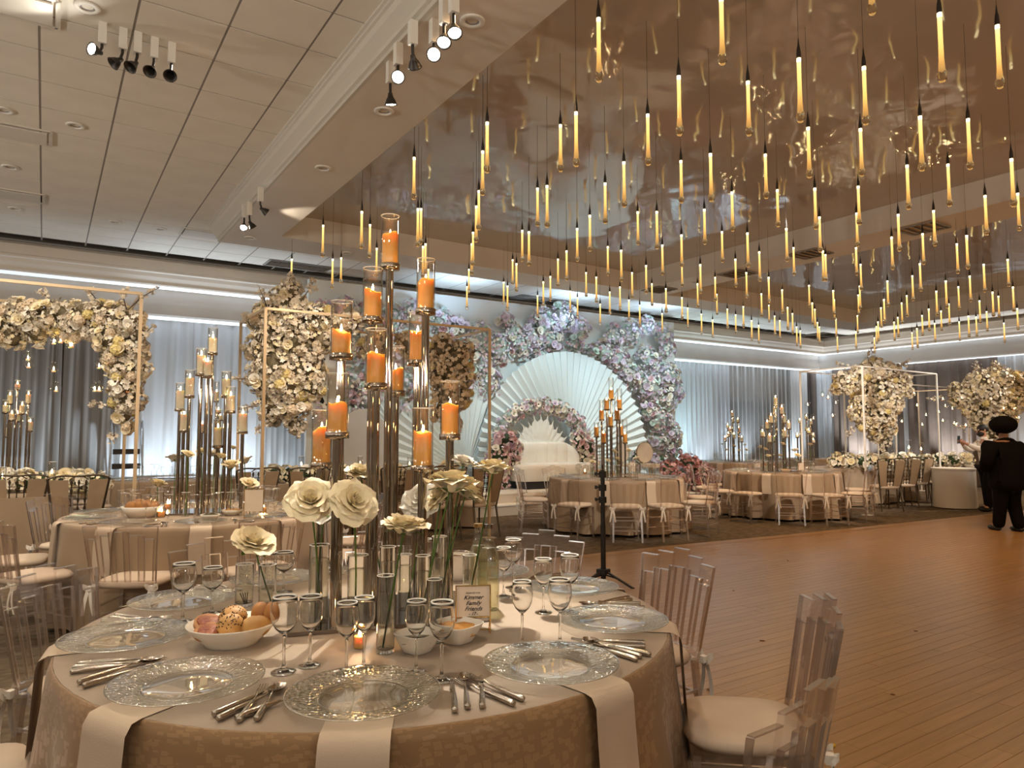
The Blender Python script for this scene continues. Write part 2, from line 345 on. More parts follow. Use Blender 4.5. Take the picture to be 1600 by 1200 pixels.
# champagne damask: maze-like woven blocks, slightly shinier than the ground
def damask(name, c1, c2, sc):
    m = bpy.data.materials.new(name); m.use_nodes = True; nt = m.node_tree; n = nt.nodes; L = nt.links; b = n['Principled BSDF']
    tc = n.new('ShaderNodeTexCoord'); ds = n.new('ShaderNodeMapping'); ds.inputs['Rotation'].default_value = (0, 0, .12); ds.inputs['Scale'].default_value = (1, .8, 1); L.new(tc.outputs['UV'], ds.inputs[0])
    vs = []
    for k, q in ((0, 1.0), (1, 1.7)):
        vo = n.new('ShaderNodeTexVoronoi'); vo.voronoi_dimensions = '2D'; vo.distance = 'CHEBYCHEV'; vo.inputs['Scale'].default_value = sc * q; vo.inputs['Randomness'].default_value = .8; L.new(ds.outputs[0], vo.inputs['Vector']); vs.append(vo)
    sp = n.new('ShaderNodeSeparateColor'); L.new(vs[0].outputs['Color'], sp.inputs[0]); gt = n.new('ShaderNodeMath'); gt.operation = 'GREATER_THAN'; gt.inputs[1].default_value = .32; L.new(sp.outputs[0], gt.inputs[0])
    g2 = n.new('ShaderNodeMath'); g2.operation = 'LESS_THAN'; g2.inputs[1].default_value = .36; L.new(vs[1].outputs['Distance'], g2.inputs[0])
    mm = n.new('ShaderNodeMath'); mm.operation = 'MULTIPLY'; L.new(gt.outputs[0], mm.inputs[0]); L.new(g2.outputs[0], mm.inputs[1])
    mx = n.new('ShaderNodeMix'); mx.data_type = 'RGBA'; mx.inputs[6].default_value = (*c2, 1); mx.inputs[7].default_value = (*c1, 1); L.new(mm.outputs[0], mx.inputs[0]); L.new(mx.outputs[2], b.inputs['Base Color'])
    bp = n.new('ShaderNodeBump'); bp.inputs['Strength'].default_value = .3; bp.inputs['Distance'].default_value = .003; L.new(mm.outputs[0], bp.inputs['Height']); L.new(bp.outputs[0], b.inputs['Normal'])
    rm = n.new('ShaderNodeMapRange'); rm.inputs[3].default_value = .55; rm.inputs[4].default_value = .36; L.new(mm.outputs[0], rm.inputs[0]); L.new(rm.outputs[0], b.inputs['Roughness'])
    b.inputs['Sheen Weight'].default_value = .25; b.inputs['Specular IOR Level'].default_value = .35; MATS[name] = m
damask('damask', (.325, .192, .088), (.262, .150, .066), 22)
mat('cloth_top', (.345, .262, .185), .5, spec=.35, c2=(.315, .238, .165), scale=3, bump=.12, bscale=120, sheen=.2, stretch=(1, 4, 1))
mat('cloth_far', (.35, .25, .16), .55, spec=.3, c2=(.325, .23, .147), scale=2, sheen=.2)
mat('cloth_white', (.72, .66, .57), .6, c2=(.68, .62, .53), scale=2)
# wood strip floor
def wood(name, use_attr):
    m = bpy.data.materials.new(name); m.use_nodes = True; nt = m.node_tree; n = nt.nodes; L = nt.links; b = n['Principled BSDF']
    if use_attr: src = n.new('ShaderNodeAttribute'); src.attribute_name = 'tone'; o = src.outputs['Fac']
    else: src = n.new('ShaderNodeObjectInfo'); o = src.outputs['Random']
    cr = n.new('ShaderNodeValToRGB'); cr.color_ramp.elements[0].color = (.300, .168, .066, 1); cr.color_ramp.elements[1].color = (.345, .196, .080, 1)
    e = cr.color_ramp.elements.new(.5); e.color = (.322, .180, .072, 1); L.new(o, cr.inputs[0])
    ge = n.new('ShaderNodeNewGeometry'); mp = n.new('ShaderNodeMapping'); mp.inputs['Scale'].default_value = (1.6, 34, 1); L.new(ge.outputs['Position'], mp.inputs[0])
    nz = n.new('ShaderNodeTexNoise'); nz.inputs['Scale'].default_value = 1; nz.inputs['Detail'].default_value = 4; L.new(mp.outputs[0], nz.inputs['Vector'])
    mr = n.new('ShaderNodeMapRange'); mr.inputs[1].default_value = .3; mr.inputs[2].default_value = .7; mr.inputs[3].default_value = .82; mr.inputs[4].default_value = 1.12; L.new(nz.outputs[0], mr.inputs[0])
    mx = n.new('ShaderNodeMix'); mx.data_type = 'RGBA'; mx.blend_type = 'MULTIPLY'; mx.inputs[0].default_value = 1; L.new(cr.outputs[0], mx.inputs[6]); L.new(mr.outputs[0], mx.inputs[7]); L.new(mx.outputs[2], b.inputs['Base Color'])
    b.inputs['Roughness'].default_value = .28; b.inputs['Specular IOR Level'].default_value = .5; MATS[name] = m
wood('wood', False); wood('wood_joined', True)
# ---------------------------------------------------------------- room shell
ZC, ZS, ZF = 4.66, 4.41, 4.765
XL, XR, YB, YF = -7.0, 22.2, 15.1, -5.0
b = MB().box(((XL + XR) / 2, (YB + YF) / 2, -.05), (XR - XL + .4, YB - YF + .4, .1)); floor = struct('floor', b, 'carpet')
struct('wall_back', MB().box(((XL + XR) / 2, YB + .1, 2.4), (XR - XL + .4, .2, 5)), 'wall_tan')
struct('wall_right', MB().box((XR + .1, (YB + YF) / 2, 2.4), (.2, YB - YF, 5)), 'wall_tan')
struct('wall_left', MB().box((XL - .1, (YB + YF) / 2, 2.4), (.2, YB - YF, 5)), 'wall_tan')
struct('wall_front', MB().box(((XL + XR) / 2, YF - .1, 2.4), (XR - XL + .4, .2, 5)), 'wall_tan')
# tiled ceiling: slab, tiles proud of a dark grid
ceil = struct('ceiling', MB().box(((XL + XR) / 2, (YB + YF) / 2, ZC + .36), (XR - XL + .4, YB - YF + .4, .1)), 'paint')
struct('ceiling', MB().box(((XL + 2.0) / 2, (YF + 2.6) / 2, ZC + .02), (2.0 - XL, 2.6 - YF, .03)).box(((XL - 2) / 2, 8.2, ZC + .02), (-2 - XL, 11.2, .03)).box((20.6, 4, ZC + .02), (3.4, 18, .03)), 'tile')
T = .616; GX = -.15 - 3 * T; GY = 7.46 - 8 * .61
tm = MB().hexa([(-.299, -.297, 0), (.299, -.297, 0), (.299, .297, 0), (-.299, .297, 0), (-.304, -.302, .03), (.304, -.302, .03), (.304, .302, .03), (-.304, .302, .03)]).fix('tile', 'tile')
gm = MB(); vents = {(-1, 8), (-1, 12), (2, 15), (3, 17)}
for i in range(-1, 36):
    for j in range(0, 18):
        x = GX + (i + .5) * T; y = GY + (j + .5) * .61
        if y > 13.8: continue
        if x > 2.05 and y < 11.3: continue
        if x > 21.3: continue
        obj('tile', tm, parent=ceil, loc=(x, y, ZC - .004))
for i in range(-1, 37): # long tees read as double lines, cross tees as thin ones
    x = GX + i * T
    y0 = 2.6 if x < 2.05 else 11.32
    gm.box((x, (y0 + 13.8) / 2, ZC + .004), (.026, 13.8 - y0, .012))
for j in range(0, 19):
    y = GY + j * .61
    if y > 13.85: continue
    gm.box(((GX - T + (2.05 if y < 11.3 else 21.5)) / 2, y, ZC + .006), ((2.05 if y < 11.3 else 21.5) - GX + T, .013, .010))
obj('grid', gm, 'grid_dark', parent=ceil, kind='stuff')
# dropped soffit with two mirrored trays
b = MB(); zc = (ZS + 4.9) / 2; hz = 4.9 - ZS
T1 = (2.83, 9.97); T2 = (10.83, 17.96); YT = 10.5
for x0, x1, y0, y1 in [(2.13, T1[0], YF, 11.3), (T1[1], T2[0], YF, YT), (T2[1], 19.0, YF, 11.3), (T1[0], T2[1], YT, 11.3)]:
    b.box(((x0 + x1) / 2, (y0 + y1) / 2, zc), (x1 - x0, y1 - y0, hz))
sof = struct('ceiling', b, 'paint')
for t in (T1, T2):
    obj('mirror_film', MB().box(((t[0] + t[1]) / 2, (YF + YT) / 2, ZF + .02), (t[1] - t[0], YT - YF, .04)), 'film', parent=sof)
prof = [(2.13, ZS), (2.10, ZS), (2.10, ZS + .035), (2.075, ZS + .045), (2.07, ZS + .075), (2.04, ZS + .11), (2.00, ZS + .15), (1.985, ZS + .19), (1.965, ZS + .20), (1.965, ZS + .222), (1.945, ZS + .23), (1.945, ZC)]
b = MB(); b.grid(lambda a, t: (prof[round(t * 11)][0], YF + a * (11.32 - YF), prof[round(t * 11)][1]), 1, 11, False)
b.add([(p[0], 11.32, p[1]) for p in prof] + [(2.13, 11.32, ZC)], [tuple(range(13))])
struct('trim_1', b, 'crown')
# stepped bulkheads with glowing cove ledges on the back wall and the right wall
def bulkhead(n, f, l0, l1):
    """f(d, t, z): d = distance back from the bulkhead face, t = run along the wall"""
    def ext(pts, m, nm, par=None, close=False):
        k = len(pts); b = MB(); b.grid(lambda a, t: f(pts[round(t * (k - 1))][0], l0 + a * (l1 - l0), pts[round(t * (k - 1))][1]), 1, k - 1, False)
        return struct(nm, b, m) if par is None else obj(nm, b, m, parent=par)
    root = ext([(.35, ZC + .02), (.35, 4.56), (0, 4.56), (0, 4.40), (.0, 4.40), (-.03, 4.385), (-.03, 4.35), (.0, 4.33), (.02, 4.27), (.06, 4.22), (.07, 4.20), (.07, 4.15), (.09, 4.13), (.40, 4.13)], 'paint', 'trim_%d' % n)
    ext([(.40, 4.13), (.40, 3.86), (.36, 3.86), (.36, 3.66), (.38, 3.63), (1.3, 3.63)], 'wall_tan', 'fascia', root)
    ext([(.11, 4.131), (.11, 4.122), (.385, 4.122), (.385, 4.131)], 'led', 'light_strip', root)      # ledges given a glow of their own in place of cove light on them
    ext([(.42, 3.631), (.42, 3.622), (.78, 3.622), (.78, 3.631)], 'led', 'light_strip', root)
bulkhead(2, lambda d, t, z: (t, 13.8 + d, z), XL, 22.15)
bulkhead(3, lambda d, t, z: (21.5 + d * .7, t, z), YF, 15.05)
# dance floor of narrow strips
PW, PL = .086, 1.25
def yb(x): return float(np.interp(x, [2.0, 7.03, 9.3, 15.74, 20], [7.0, 6.74, 6.5, 6.05, 5.8]))
pm = MB().hexa([(-PL / 2 + .0004, -PW / 2 + .0004, 0), (PL / 2 - .0004, -PW / 2 + .0004, 0), (PL / 2 - .0004, PW / 2 - .0004, 0), (-PL / 2 + .0004, PW / 2 - .0004, 0),
                (-PL / 2 + .0012, -PW / 2 + .0012, .012), (PL / 2 - .0012, -PW / 2 + .0012, .012), (PL / 2 - .0012, PW / 2 - .0012, .012), (-PL / 2 + .0012, PW / 2 - .0012, .012)])
rd = random.Random(3); planks = []
for r in range(0, 92):
    y = -.9 + r * PW; off = rd.random() * PL
    for k in range(-1, 14):
        x = 2.1 + off + k * PL
        x0 = max(x - PL / 2, 2.95); x1 = x + PL / 2
        if x1 - x0 < .05 or x > 18.5 or y > yb(x) - .05: continue
        x = (x0 + x1) / 2
        u, v, D = pix((x, y, 0)) if (np.array([x, y, 0]) - _e) @ _f > .3 else (-9e3, 0, 99)
        planks.append((D if -50 < u < 1680 and 780 < v < 1240 else D + 50, x, y, (x1 - x0) / PL))
planks.sort(); pme = pm.fix('plank', 'wood')
for D, x, y, k in planks[:300]: obj('plank', pme, parent=floor, loc=(x, y, 0), scale=(k, 1, 1))
b = MB(); tones = []
for D, x, y, k in planks[300:]: b.inst(pm, Matrix.Translation((x, y, 0)) @ Matrix.Diagonal((k, 1, 1, 1))); tones += [rd.random()] * 6
me = b.mesh('plank_field', 'wood_joined'); at = me.attributes.new('tone', 'FLOAT', 'FACE'); at.data.foreach_set('value', tones)
obj('plank_field', me, parent=floor, kind='stuff')
b = MB(); xs = [2.0 + i * .9 for i in range(19)]
b.grid(lambda a, t: (max(2.96, xs[round(a * 18)]), -.9 + (yb(xs[round(a * 18)]) - .04 + .9) * t, .0102), 18, 1, False); obj('underlay', b, 'wood', parent=floor); b = MB()
b.grid(lambda a, t: (xs[round(a * 18)], yb(xs[round(a * 18)]) + [.09, .08, -.10][round(t * 2)], [.002, .014, .0145][round(t * 2)]), 18, 2, False)
struct('trim_4', b, 'wood')
# ceiling fittings
def vent(x, y, z, sx, sy, m, label):
    t = thing('air_vent', label, 'vent', (x, y, z)); obj('vent_frame', MB().box((0, -sy / 2, 0), (sx, .035, .014)).box((0, sy / 2, 0), (sx, .035, .014)).box((-sx / 2, 0, 0), (.035, sy, .014)).box((sx / 2, 0, 0), (.035, sy, .014)), m, t)
    if m == 'vent_white': obj('panel', MB().box((0, .01, -.006), (sx - .07, sy - .09, .014)), m, t); obj('shadow_gap', MB().box((0, 0, .012), (sx - .04, sy - .04, .004)), 'black', t); return t
    for k in range(4): obj('slat', MB().box((0, (k - 1.5) * sy / 4.4, .004), (sx - .04, sy / 5.2, .008), rx=.5), m, t)
    return t
for u, v, sx, sy, lb in [(26, 207, .6, .42, 'white square ceiling vent at the left edge, nearer of the two'), (26, 305, .6, .42, 'white square ceiling vent at the left edge, farther of the two'), (316, 365, .6, .42, 'white ceiling vent below the crown moulding corner'), (15, 3, .6, .42, 'white ceiling vent cut off by the top left corner')]:
    p = pz(u, v, ZC - .01); vent(p[0], p[1], ZC - .012, sx, sy, 'vent_white', lb)
for u, v, lb in [(466, 416, 'dark ceiling vent above the cream flower column'), (838, 467, 'dark ceiling vent above the stage backdrop')]:
    p = pz(u, v, ZC - .01); vent(p[0], p[1], ZC - .012, 1.15, .5, 'vent', lb)
for u, v, lb in [(1152, 427, 'bronze square vent on the soffit beam, nearer to the stage'), (1030, 452, 'bronze square vent at the soffit corner above the stage'), (1265, 396, 'bronze square vent midway along the soffit beam'), (1442, 356, 'bronze square vent at the near end of the soffit beam')]:
    p = pz(u, v, ZS); vent(p[0], p[1], ZS - .012, .5, .5, 'vent', lb)
# recessed downlights
dl = thing('downlight', 'x', 'ceiling light')
obj('trim_ring', MB().lathe([(.055, .0), (.05, -.012), (.085, -.012), (.09, -.006), (.09, .0)], 20), 'head_white', dl); obj('reflector', MB().lathe([(.055, 0), (.03, .003), (.001, .004)], 16), 'vent', dl)
DL = Proto(dl)
for i, (u, v, z, lb) in enumerate([(600, 173, ZS, 'recessed downlight in the soffit under the lit spotlights'), (505, 262, ZS, 'recessed downlight in the soffit beside the crown moulding'), (738, 32, ZS, 'recessed downlight in the soffit near the brightest spotlight'), (541, 395, ZS, 'recessed downlight in the soffit left of the tallest candle'),
    (677, 415, ZS, 'recessed downlight in the soffit right of the tallest candle'), (391, 371, ZS, 'recessed downlight below the cluster of three spotlights'), (1085, 440, ZS, 'recessed downlight at the far end of the soffit beam'), (118, 195, ZC, 'round white sensor below the row of five spotlights'), (137, 10, ZC, 'round white sensor above the row of five spotlights'),
    (6, 171, ZC, 'recessed downlight at the left edge above the nearer vent'), (16, 260, ZC, 'recessed downlight at the left edge between the two vents'), (180, 346, ZC, 'recessed downlight near the back edge of the tiles'), (251, 357, ZC, 'recessed downlight left of the vent by the crown'), (24, 325, ZC, 'recessed downlight below the farther left vent'), (5, 375 - 60, ZC, 'recessed downlight at the far left ceiling edge')][:14]):
    p = pz(u, v, z); DL.put((p[0], p[1], z - .002 - (.0 if z == ZS else .004)), 0, lb, 'recessed ceiling lights')
# track heads
def head(u, v, zt, aim, lit, label, group, L=.17):
    p = pz(u, v, zt - .10); o = thing('spotlight', label, 'spotlight', (p[0], p[1], zt), group=group)
    obj('adaptor', MB().box((0, 0, -L / 2), (.055, .055, L)), 'head_white', o)
    A = Vector(aim) - Vector((p[0], p[1], zt - L - .06)); A.normalize(); q = A.to_track_quat('Z', 'Y')
    obj('arm', MB().tube([(0, 0, -L), (0, 0, -L - .03), tuple(Vector((0, 0, -L - .07)) + A * .02)], .011), 'dark_metal', o)
    h = obj('lamp_head', MB().lathe([(.0, 0), (.016, 0), (.022, .03), (.035, .05), (.048, .085), (.052, .09), (.046, .09), (.03, .06)], 16), 'dark_metal', o, loc=(0, 0, -L - .075)); h.rotation_mode = 'QUATERNION'; h.rotation_quaternion = q
    if lit: obj('lens', MB().cyl((0, 0, .083), .038, .004, 16), 'white_light', h)
    return p, A
for i, (u, v) in enumerate([(160, 55), (192, 64), (215, 70), (241, 78), (268, 86)]):
    p, A = head(u, v, ZC, (-4, 3, 3.9) if i == 0 else (-4 + i, 6.5 - i, 1), i == 0, '%s spotlight from the left in the row of five on the tiles' % ORD[i] + (', switched on' if i == 0 else ''), 'spotlights on the tiled ceiling')
    if i == 0: lamp('SPOT', (p[0] - .12, p[1] - .03, ZC - .22), 7, NEUT, (p[0] - 1.2, p[1] - .25, ZC), .02, 80, .5)
TC = (1.12, 2.6)
for i, (u, v) in enumerate(HEADS):
    lb = ['lit white spotlight at the top edge above the brightest one', 'brightest lit spotlight on the soffit, facing the camera', 'lit white spotlight below the brightest one', 'lit white spotlight next to the crown moulding', 'lit white spotlight angled down, lowest of the upper cluster'][i]
    tgt = [(1.70, 2.45, .8), (TC[0] + .1, TC[1] - .1, .8), (0, 0, 1.2), (.5, 1.0, 1.2), (3.0, 6.0, 0)][i]
    p, A = head(u, v, ZS, tgt, True, lb, 'spotlights on the soffit')
    if i < 2: lamp('SPOT', (p[0] + A.x * .12, p[1] + A.y * .12, ZS - .25 + A.z * .12), [230, 340][i], NEUT, tgt, .02, [15, 24][i], .35)
    elif i < 4: lamp('SPOT', (p[0] + A.x * .12, p[1] + A.y * .12, ZS - .25 + A.z * .12), 50, NEUT, tgt, .03, 50, .8)
    else: lamp('SPOT', (p[0], p[1], ZS - .35), 60, NEUT, tgt, .03, 60, .8)
head(645, 55, ZS, (5, 8, 1), False, 'unlit spotlight between the lit ones of the upper cluster', 'spotlights on the soffit')
head(407, 306, ZS, (6, 9, 2), False, 'unlit spotlight with a curved arm at the far soffit corner', 'spotlights on the soffit')
head(390, 328, ZS, (4, 9, 1), False, 'unlit spotlight in the middle of the far corner cluster', 'spotlights on the soffit')
p, A = head(382, 332, ZS, (1.2, 6.8, .8), True, 'lit spotlight at the far soffit corner', 'spotlights on the soffit')
lamp('SPOT', (p[0], p[1], ZS - .33), 130, NEUT, (1.2, 6.8, .8), .03, 34, .6)
lamp('SPOT', (p[0] + .2, p[1], ZS - .25), 10, SOFTW, (p[0] + 1.4, p[1] - .1, ZS), .02, 70, .6)
# ---------------------------------------------------------------- drapes
def drape(name, f, l0, l1, z0, z1, m, label, cat='curtain', pleat=.16, amp=.055, seed=0, group=None):
    rd = random.Random(seed); n = max(6, int(abs(l1 - l0) / pleat * 8)); ph = [rd.uniform(0, 6) for _ in range(5)]
    def fn(a, t):
        l = a * (l1 - l0); k = 2 * PI * (l / pleat) + .8 * math.sin(l * 2.3 + ph[0]) + .5 * math.sin(l * 5.1 + ph[1])
        d = amp * (math.sin(k) + .35 * math.sin(2 * k + ph[2] + t)) * (.55 + .45 * t if t > .03 else .5) + .02 * math.sin(l * 1.7 + ph[3])
        return f(d, l0 + l + .025 * math.sin(k * .5 + t * 1.4) * (1 - t), z1 + (z0 - z1) * t)
    return tag(obj(name, MB().grid(fn, n, 8), m), label, cat, group)
FB = lambda d, l, z: (l, 14.62 + d, z); FR = lambda d, l, z: (22.0 + d, l, z)
FB2 = lambda d, l, z: (l, 14.92 + d, z); FR2 = lambda d, l, z: (22.12 + d, l, z)
def bx(u): return py(u, 640, 14.62)[0]
def ry(u): return px(u, 640, 22.0)[1]
G = 'floor length drapes'
drape('curtain', FB2, -3.5, bx(190), .02, 3.7, 'drape_brown', 'dark brown drape showing through the voile behind the left flower arch', seed=1, group=G)
drape('curtain', FB, -3.5, bx(95), .02, 3.66, 'voile_thin', 'thin striped voile hanging at the left edge behind the hanging globes', seed=2, pleat=.24, group=G)
drape('curtain', FB, bx(95), bx(190), .02, 3.66, 'voile_thin', 'thin voile left of the rolling ladder, lit from below', seed=3, pleat=.26, group=G)
drape('curtain', FB, bx(190), bx(300), .02, 3.66, 'voile', 'bright blue white voile between the left arch and the cream candles', seed=4, pleat=.3, group=G)
drape('curtain', FB, bx(300), bx(400), .02, 3.66, 'voile', 'bright blue white voile left of the cream flower column', seed=5, pleat=.3, group=G)
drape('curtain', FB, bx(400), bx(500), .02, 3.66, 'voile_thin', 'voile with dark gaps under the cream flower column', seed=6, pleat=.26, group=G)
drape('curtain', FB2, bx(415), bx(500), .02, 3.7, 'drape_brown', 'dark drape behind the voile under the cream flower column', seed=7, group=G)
drape('curtain', FB, 14.0, bx(1105), .02, 3.66, 'voile', 'cyan lit voile right beside the flower backdrop', seed=8, pleat=.2, group=G)
drape('curtain', FB, bx(1105), bx(1140), .02, 3.66, 'voile', 'grey white voile right of the cyan lit one', seed=9, pleat=.2, group=G)
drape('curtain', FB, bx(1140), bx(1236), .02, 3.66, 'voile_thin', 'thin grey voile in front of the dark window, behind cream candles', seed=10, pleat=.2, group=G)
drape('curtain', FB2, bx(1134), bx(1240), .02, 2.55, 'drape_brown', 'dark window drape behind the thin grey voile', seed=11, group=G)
drape('curtain', FB, bx(1236), 21.75, .02, 3.66, 'drape_grey', 'plain pale drape in the far right corner', seed=12, amp=.015, group=G)
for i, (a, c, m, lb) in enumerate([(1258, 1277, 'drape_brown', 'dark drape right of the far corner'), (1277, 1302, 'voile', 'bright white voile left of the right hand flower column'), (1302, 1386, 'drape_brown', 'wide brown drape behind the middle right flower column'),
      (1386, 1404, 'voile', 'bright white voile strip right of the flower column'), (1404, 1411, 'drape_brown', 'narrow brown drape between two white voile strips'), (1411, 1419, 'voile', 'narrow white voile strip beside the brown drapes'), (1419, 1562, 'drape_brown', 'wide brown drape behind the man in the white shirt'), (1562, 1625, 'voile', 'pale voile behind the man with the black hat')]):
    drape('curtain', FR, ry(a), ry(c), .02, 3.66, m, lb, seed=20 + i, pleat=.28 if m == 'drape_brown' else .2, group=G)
struct('window_1', MB().box(((bx(1140) + bx(1236)) / 2, 15.06, 1.3), (bx(1236) - bx(1140), .06, 2.5)), 'black')
# ---------------------------------------------------------------- drop pendants: (u, top of the lit rod, bottom of the drop)
PEND = "936 27 129|876 194 269|900.5 174 261|1013 177.5 259|1062 117.5 212.5|1170.5 126 213|840 293 354|855 289 356|946 285 350|975.5 252 324.5|1065 250 318|1111.5 239 315.5|1197.5 240 311|1145 299 362|1472.5 19 129|1563 38 139|1251 90 192|1353 103 196|1265 198 278.5|1347 200 276|1441 180.5 268|1516 184.5 265.5|1420 257 328|1484 255.5 323|1584 247 324|1275 293 359|1216 295.5 355|1343 290 352|1542 304.5 368|1593 301 361|1230 356 409|1241 386 431|1282 338 394.5|1287 391 440|1291 397 440|1340 332 386|1339 386 431|1346 412 454|1405.5 334 393|1395 369.5 422|1461 328 385|1443.5 364 414|1497 380 428|1512.5 367 421|1439 411 455.5|1427 430 470.5|1388 438 479.5|1539 412 457.5|1517 430.5 472|1576.5 404.5 448|1479.5 438 482|1499 447 484.5|1464.5 454 494|1418 461 495|1410 472.5 506|1382.5 467 505.5|1377.5 480 512.5|1404 495 527|1398 502.5 532.5|1442 492 525|1452.5 482 517.5|1471.5 485 517|1484 474 509|1461.5 504.5 535|1500 502 533|1514.5 493 527|1526.5 494.5 526|1532 469 505.5|1552.5 455.5 495|1561.5 462 496|1584.5 447.5 487.5|1591 481 516|1543 486 518|1570 504 536|1426 519 547|1434 512.5 544|1373 502 534|1370 509.5 537.5|1367 527 553|1265 445 480.5|1223 452 490|1202 432.5 474|1202 476 504|1231.5 479.5 516|1239 489 522|1211 493 524|1219 500 529.5|1245.5 510 541|1251 516 544.5|1270 472.5 507|1274 482.5 513|1278 503 532.5|1281 510 537.5|1303 453 492.5|1304.5 467.5 500|1307 497.5 527|1309 525 552|1344.5 446 484|1342 460 493|1340.5 492.5 521|1338 517.5 545|816 359 409|826.5 361 416|902 356 409|922 335.5 393|950 384.5 431|971 390 440.5|997 330 383|1027 329.5 389.5|1035.5 382 430.5|1065.5 366 417.5|1101.5 326 382.5|1129 361 410.5|1169 363 418|1187.5 392.5 440|1150 404 449|1095 412.5 459|1066 408 448|1010 414 459|988 425 466|969 447.5 485|916 425 464|932 432 473|885.5 391 439|872 404 448|849 439.5 478|860 431 471|807 411 456|801 405 445|840 461 496|891 454 488|902.5 464 497.5|938 474.5 509|953 455.5 492|983 468 500.5|1000 476 511|1019 442.5 478|1041 450 489|1035 489 520|1066 464 499|1075 480.5 512.5|1090.5 442.5 480.5|1096.5 490 522.5|1114 499 528|1118 432.5 471|1120.5 459 492|1137 482 514.5|1150 491 521|1167 425 466|1162 478 512.5|1175 500 532.5|1186 507.5 537|1190.5 458 495|761 190 271|754 235 306|748 297 360|744 321 379|739 362 416|737 380 429|732.5 420 458|729.5 447 484|646.5 245 312.5|564.5 329.5 389|577.5 350 403|504 351 402|652.5 325 386|657.5 325 382|660.5 384 434|664.5 380 428|669 420 462|588 387 433|455 404 446|519 404 451|532.5 402 443|787 440 476|793 446 486|1129 -5 102|1363 -85 24"
def pendant():
    o = thing('pendant_light', 'x', 'pendant light', group='glass drop pendants over the dance floor'); L = .42
    obj('cable', MB().tube([(0, 0, L + .11), (0, 0, L + .9)], .0016, 4), 'black', o)
    obj('socket_cap', MB().lathe([(.0135, L - .006), (.0145, L + .02), (.012, L + .05), (.006, L + .085), (.003, L + .12), (.0015, L + .13)], 10), 'dark_metal', o)
    g = obj('glass_drop', MB().lathe([(.0005, L - .002), (.0135, L - .004), (.013, L * .55), (.0145, L * .32), (.019, L * .18), (.0265, .054), (.0275, .035), (.023, .014), (.012, .003), (.0005, 0)], 14), 'crystal_amber', o)
    obj('light_rod', MB().lathe([(.0105, L - .03), (.0105, L * .5), (.0108, L * .30), (.0115, L * .22), (.010, L * .16), (.0005, L * .13)], 8), 'rod', o)
    obj('lamp_tip', MB().lathe([(.0005, L - .003), (.0112, L - .004), (.0110, L - .032), (.0005, L - .033)], 8), 'rod_top', o)
    return o
PP = Proto(pendant()); pl = []
for s in PEND.split('|'):
    u, a, b_ = map(float, s.split()); lo, hi = 2.0, 40.0
    for _ in range(40):
        D = (lo + hi) / 2; p = pd(u, b_, D); h = b_ - pix(p + np.array([0, 0, .42]))[1]
        if h > b_ - a: lo = D
        else: hi = D
    k = 1.0
    if p[1] > 10.3: k = 10.3 / p[1]           # keep inside the tray; the drop shrinks with it
    if p[0] * k > 17.7: k = 17.7 / p[0]
    if p[0] * k < 3.0: k = 3.0 / p[0]
    q = pd(u, b_, D * k)
    if all(math.dist(q[:2], q2[:2]) > .07 for q2, _ in pl): pl.append((q, k))
    else: k *= 1.04; pl.append((pd(u, b_, D * k), k))
BYS = {}
for q, k in pl:
    side = 'left mirrored tray' if q[0] < 10.4 else 'right mirrored tray'; dist = 'nearest' if pix(q)[2] < 7 else ('middle' if pix(q)[2] < 11 else 'farthest')
    o = PP.put(tuple(q), 0, 'x', 'glass drop pendants of the ' + side, scale=k); BYS.setdefault((side, dist), []).append(o)
    top = ZF if (T1[0] < q[0] < T1[1] or T2[0] < q[0] < T2[1]) else ZS
    for c in o.children:
        if c.name.startswith('cable'):
            z0 = (.42 + .11) * k; c.scale.z = (top - q[2] - z0) / (.79 * k); c.location.z = .53 * (1 - c.scale.z)
for (a, b_), q in BYS.items(): order(q, 'glowing glass pendant, # from the left among the %s ones of the %s' % (b_, a))
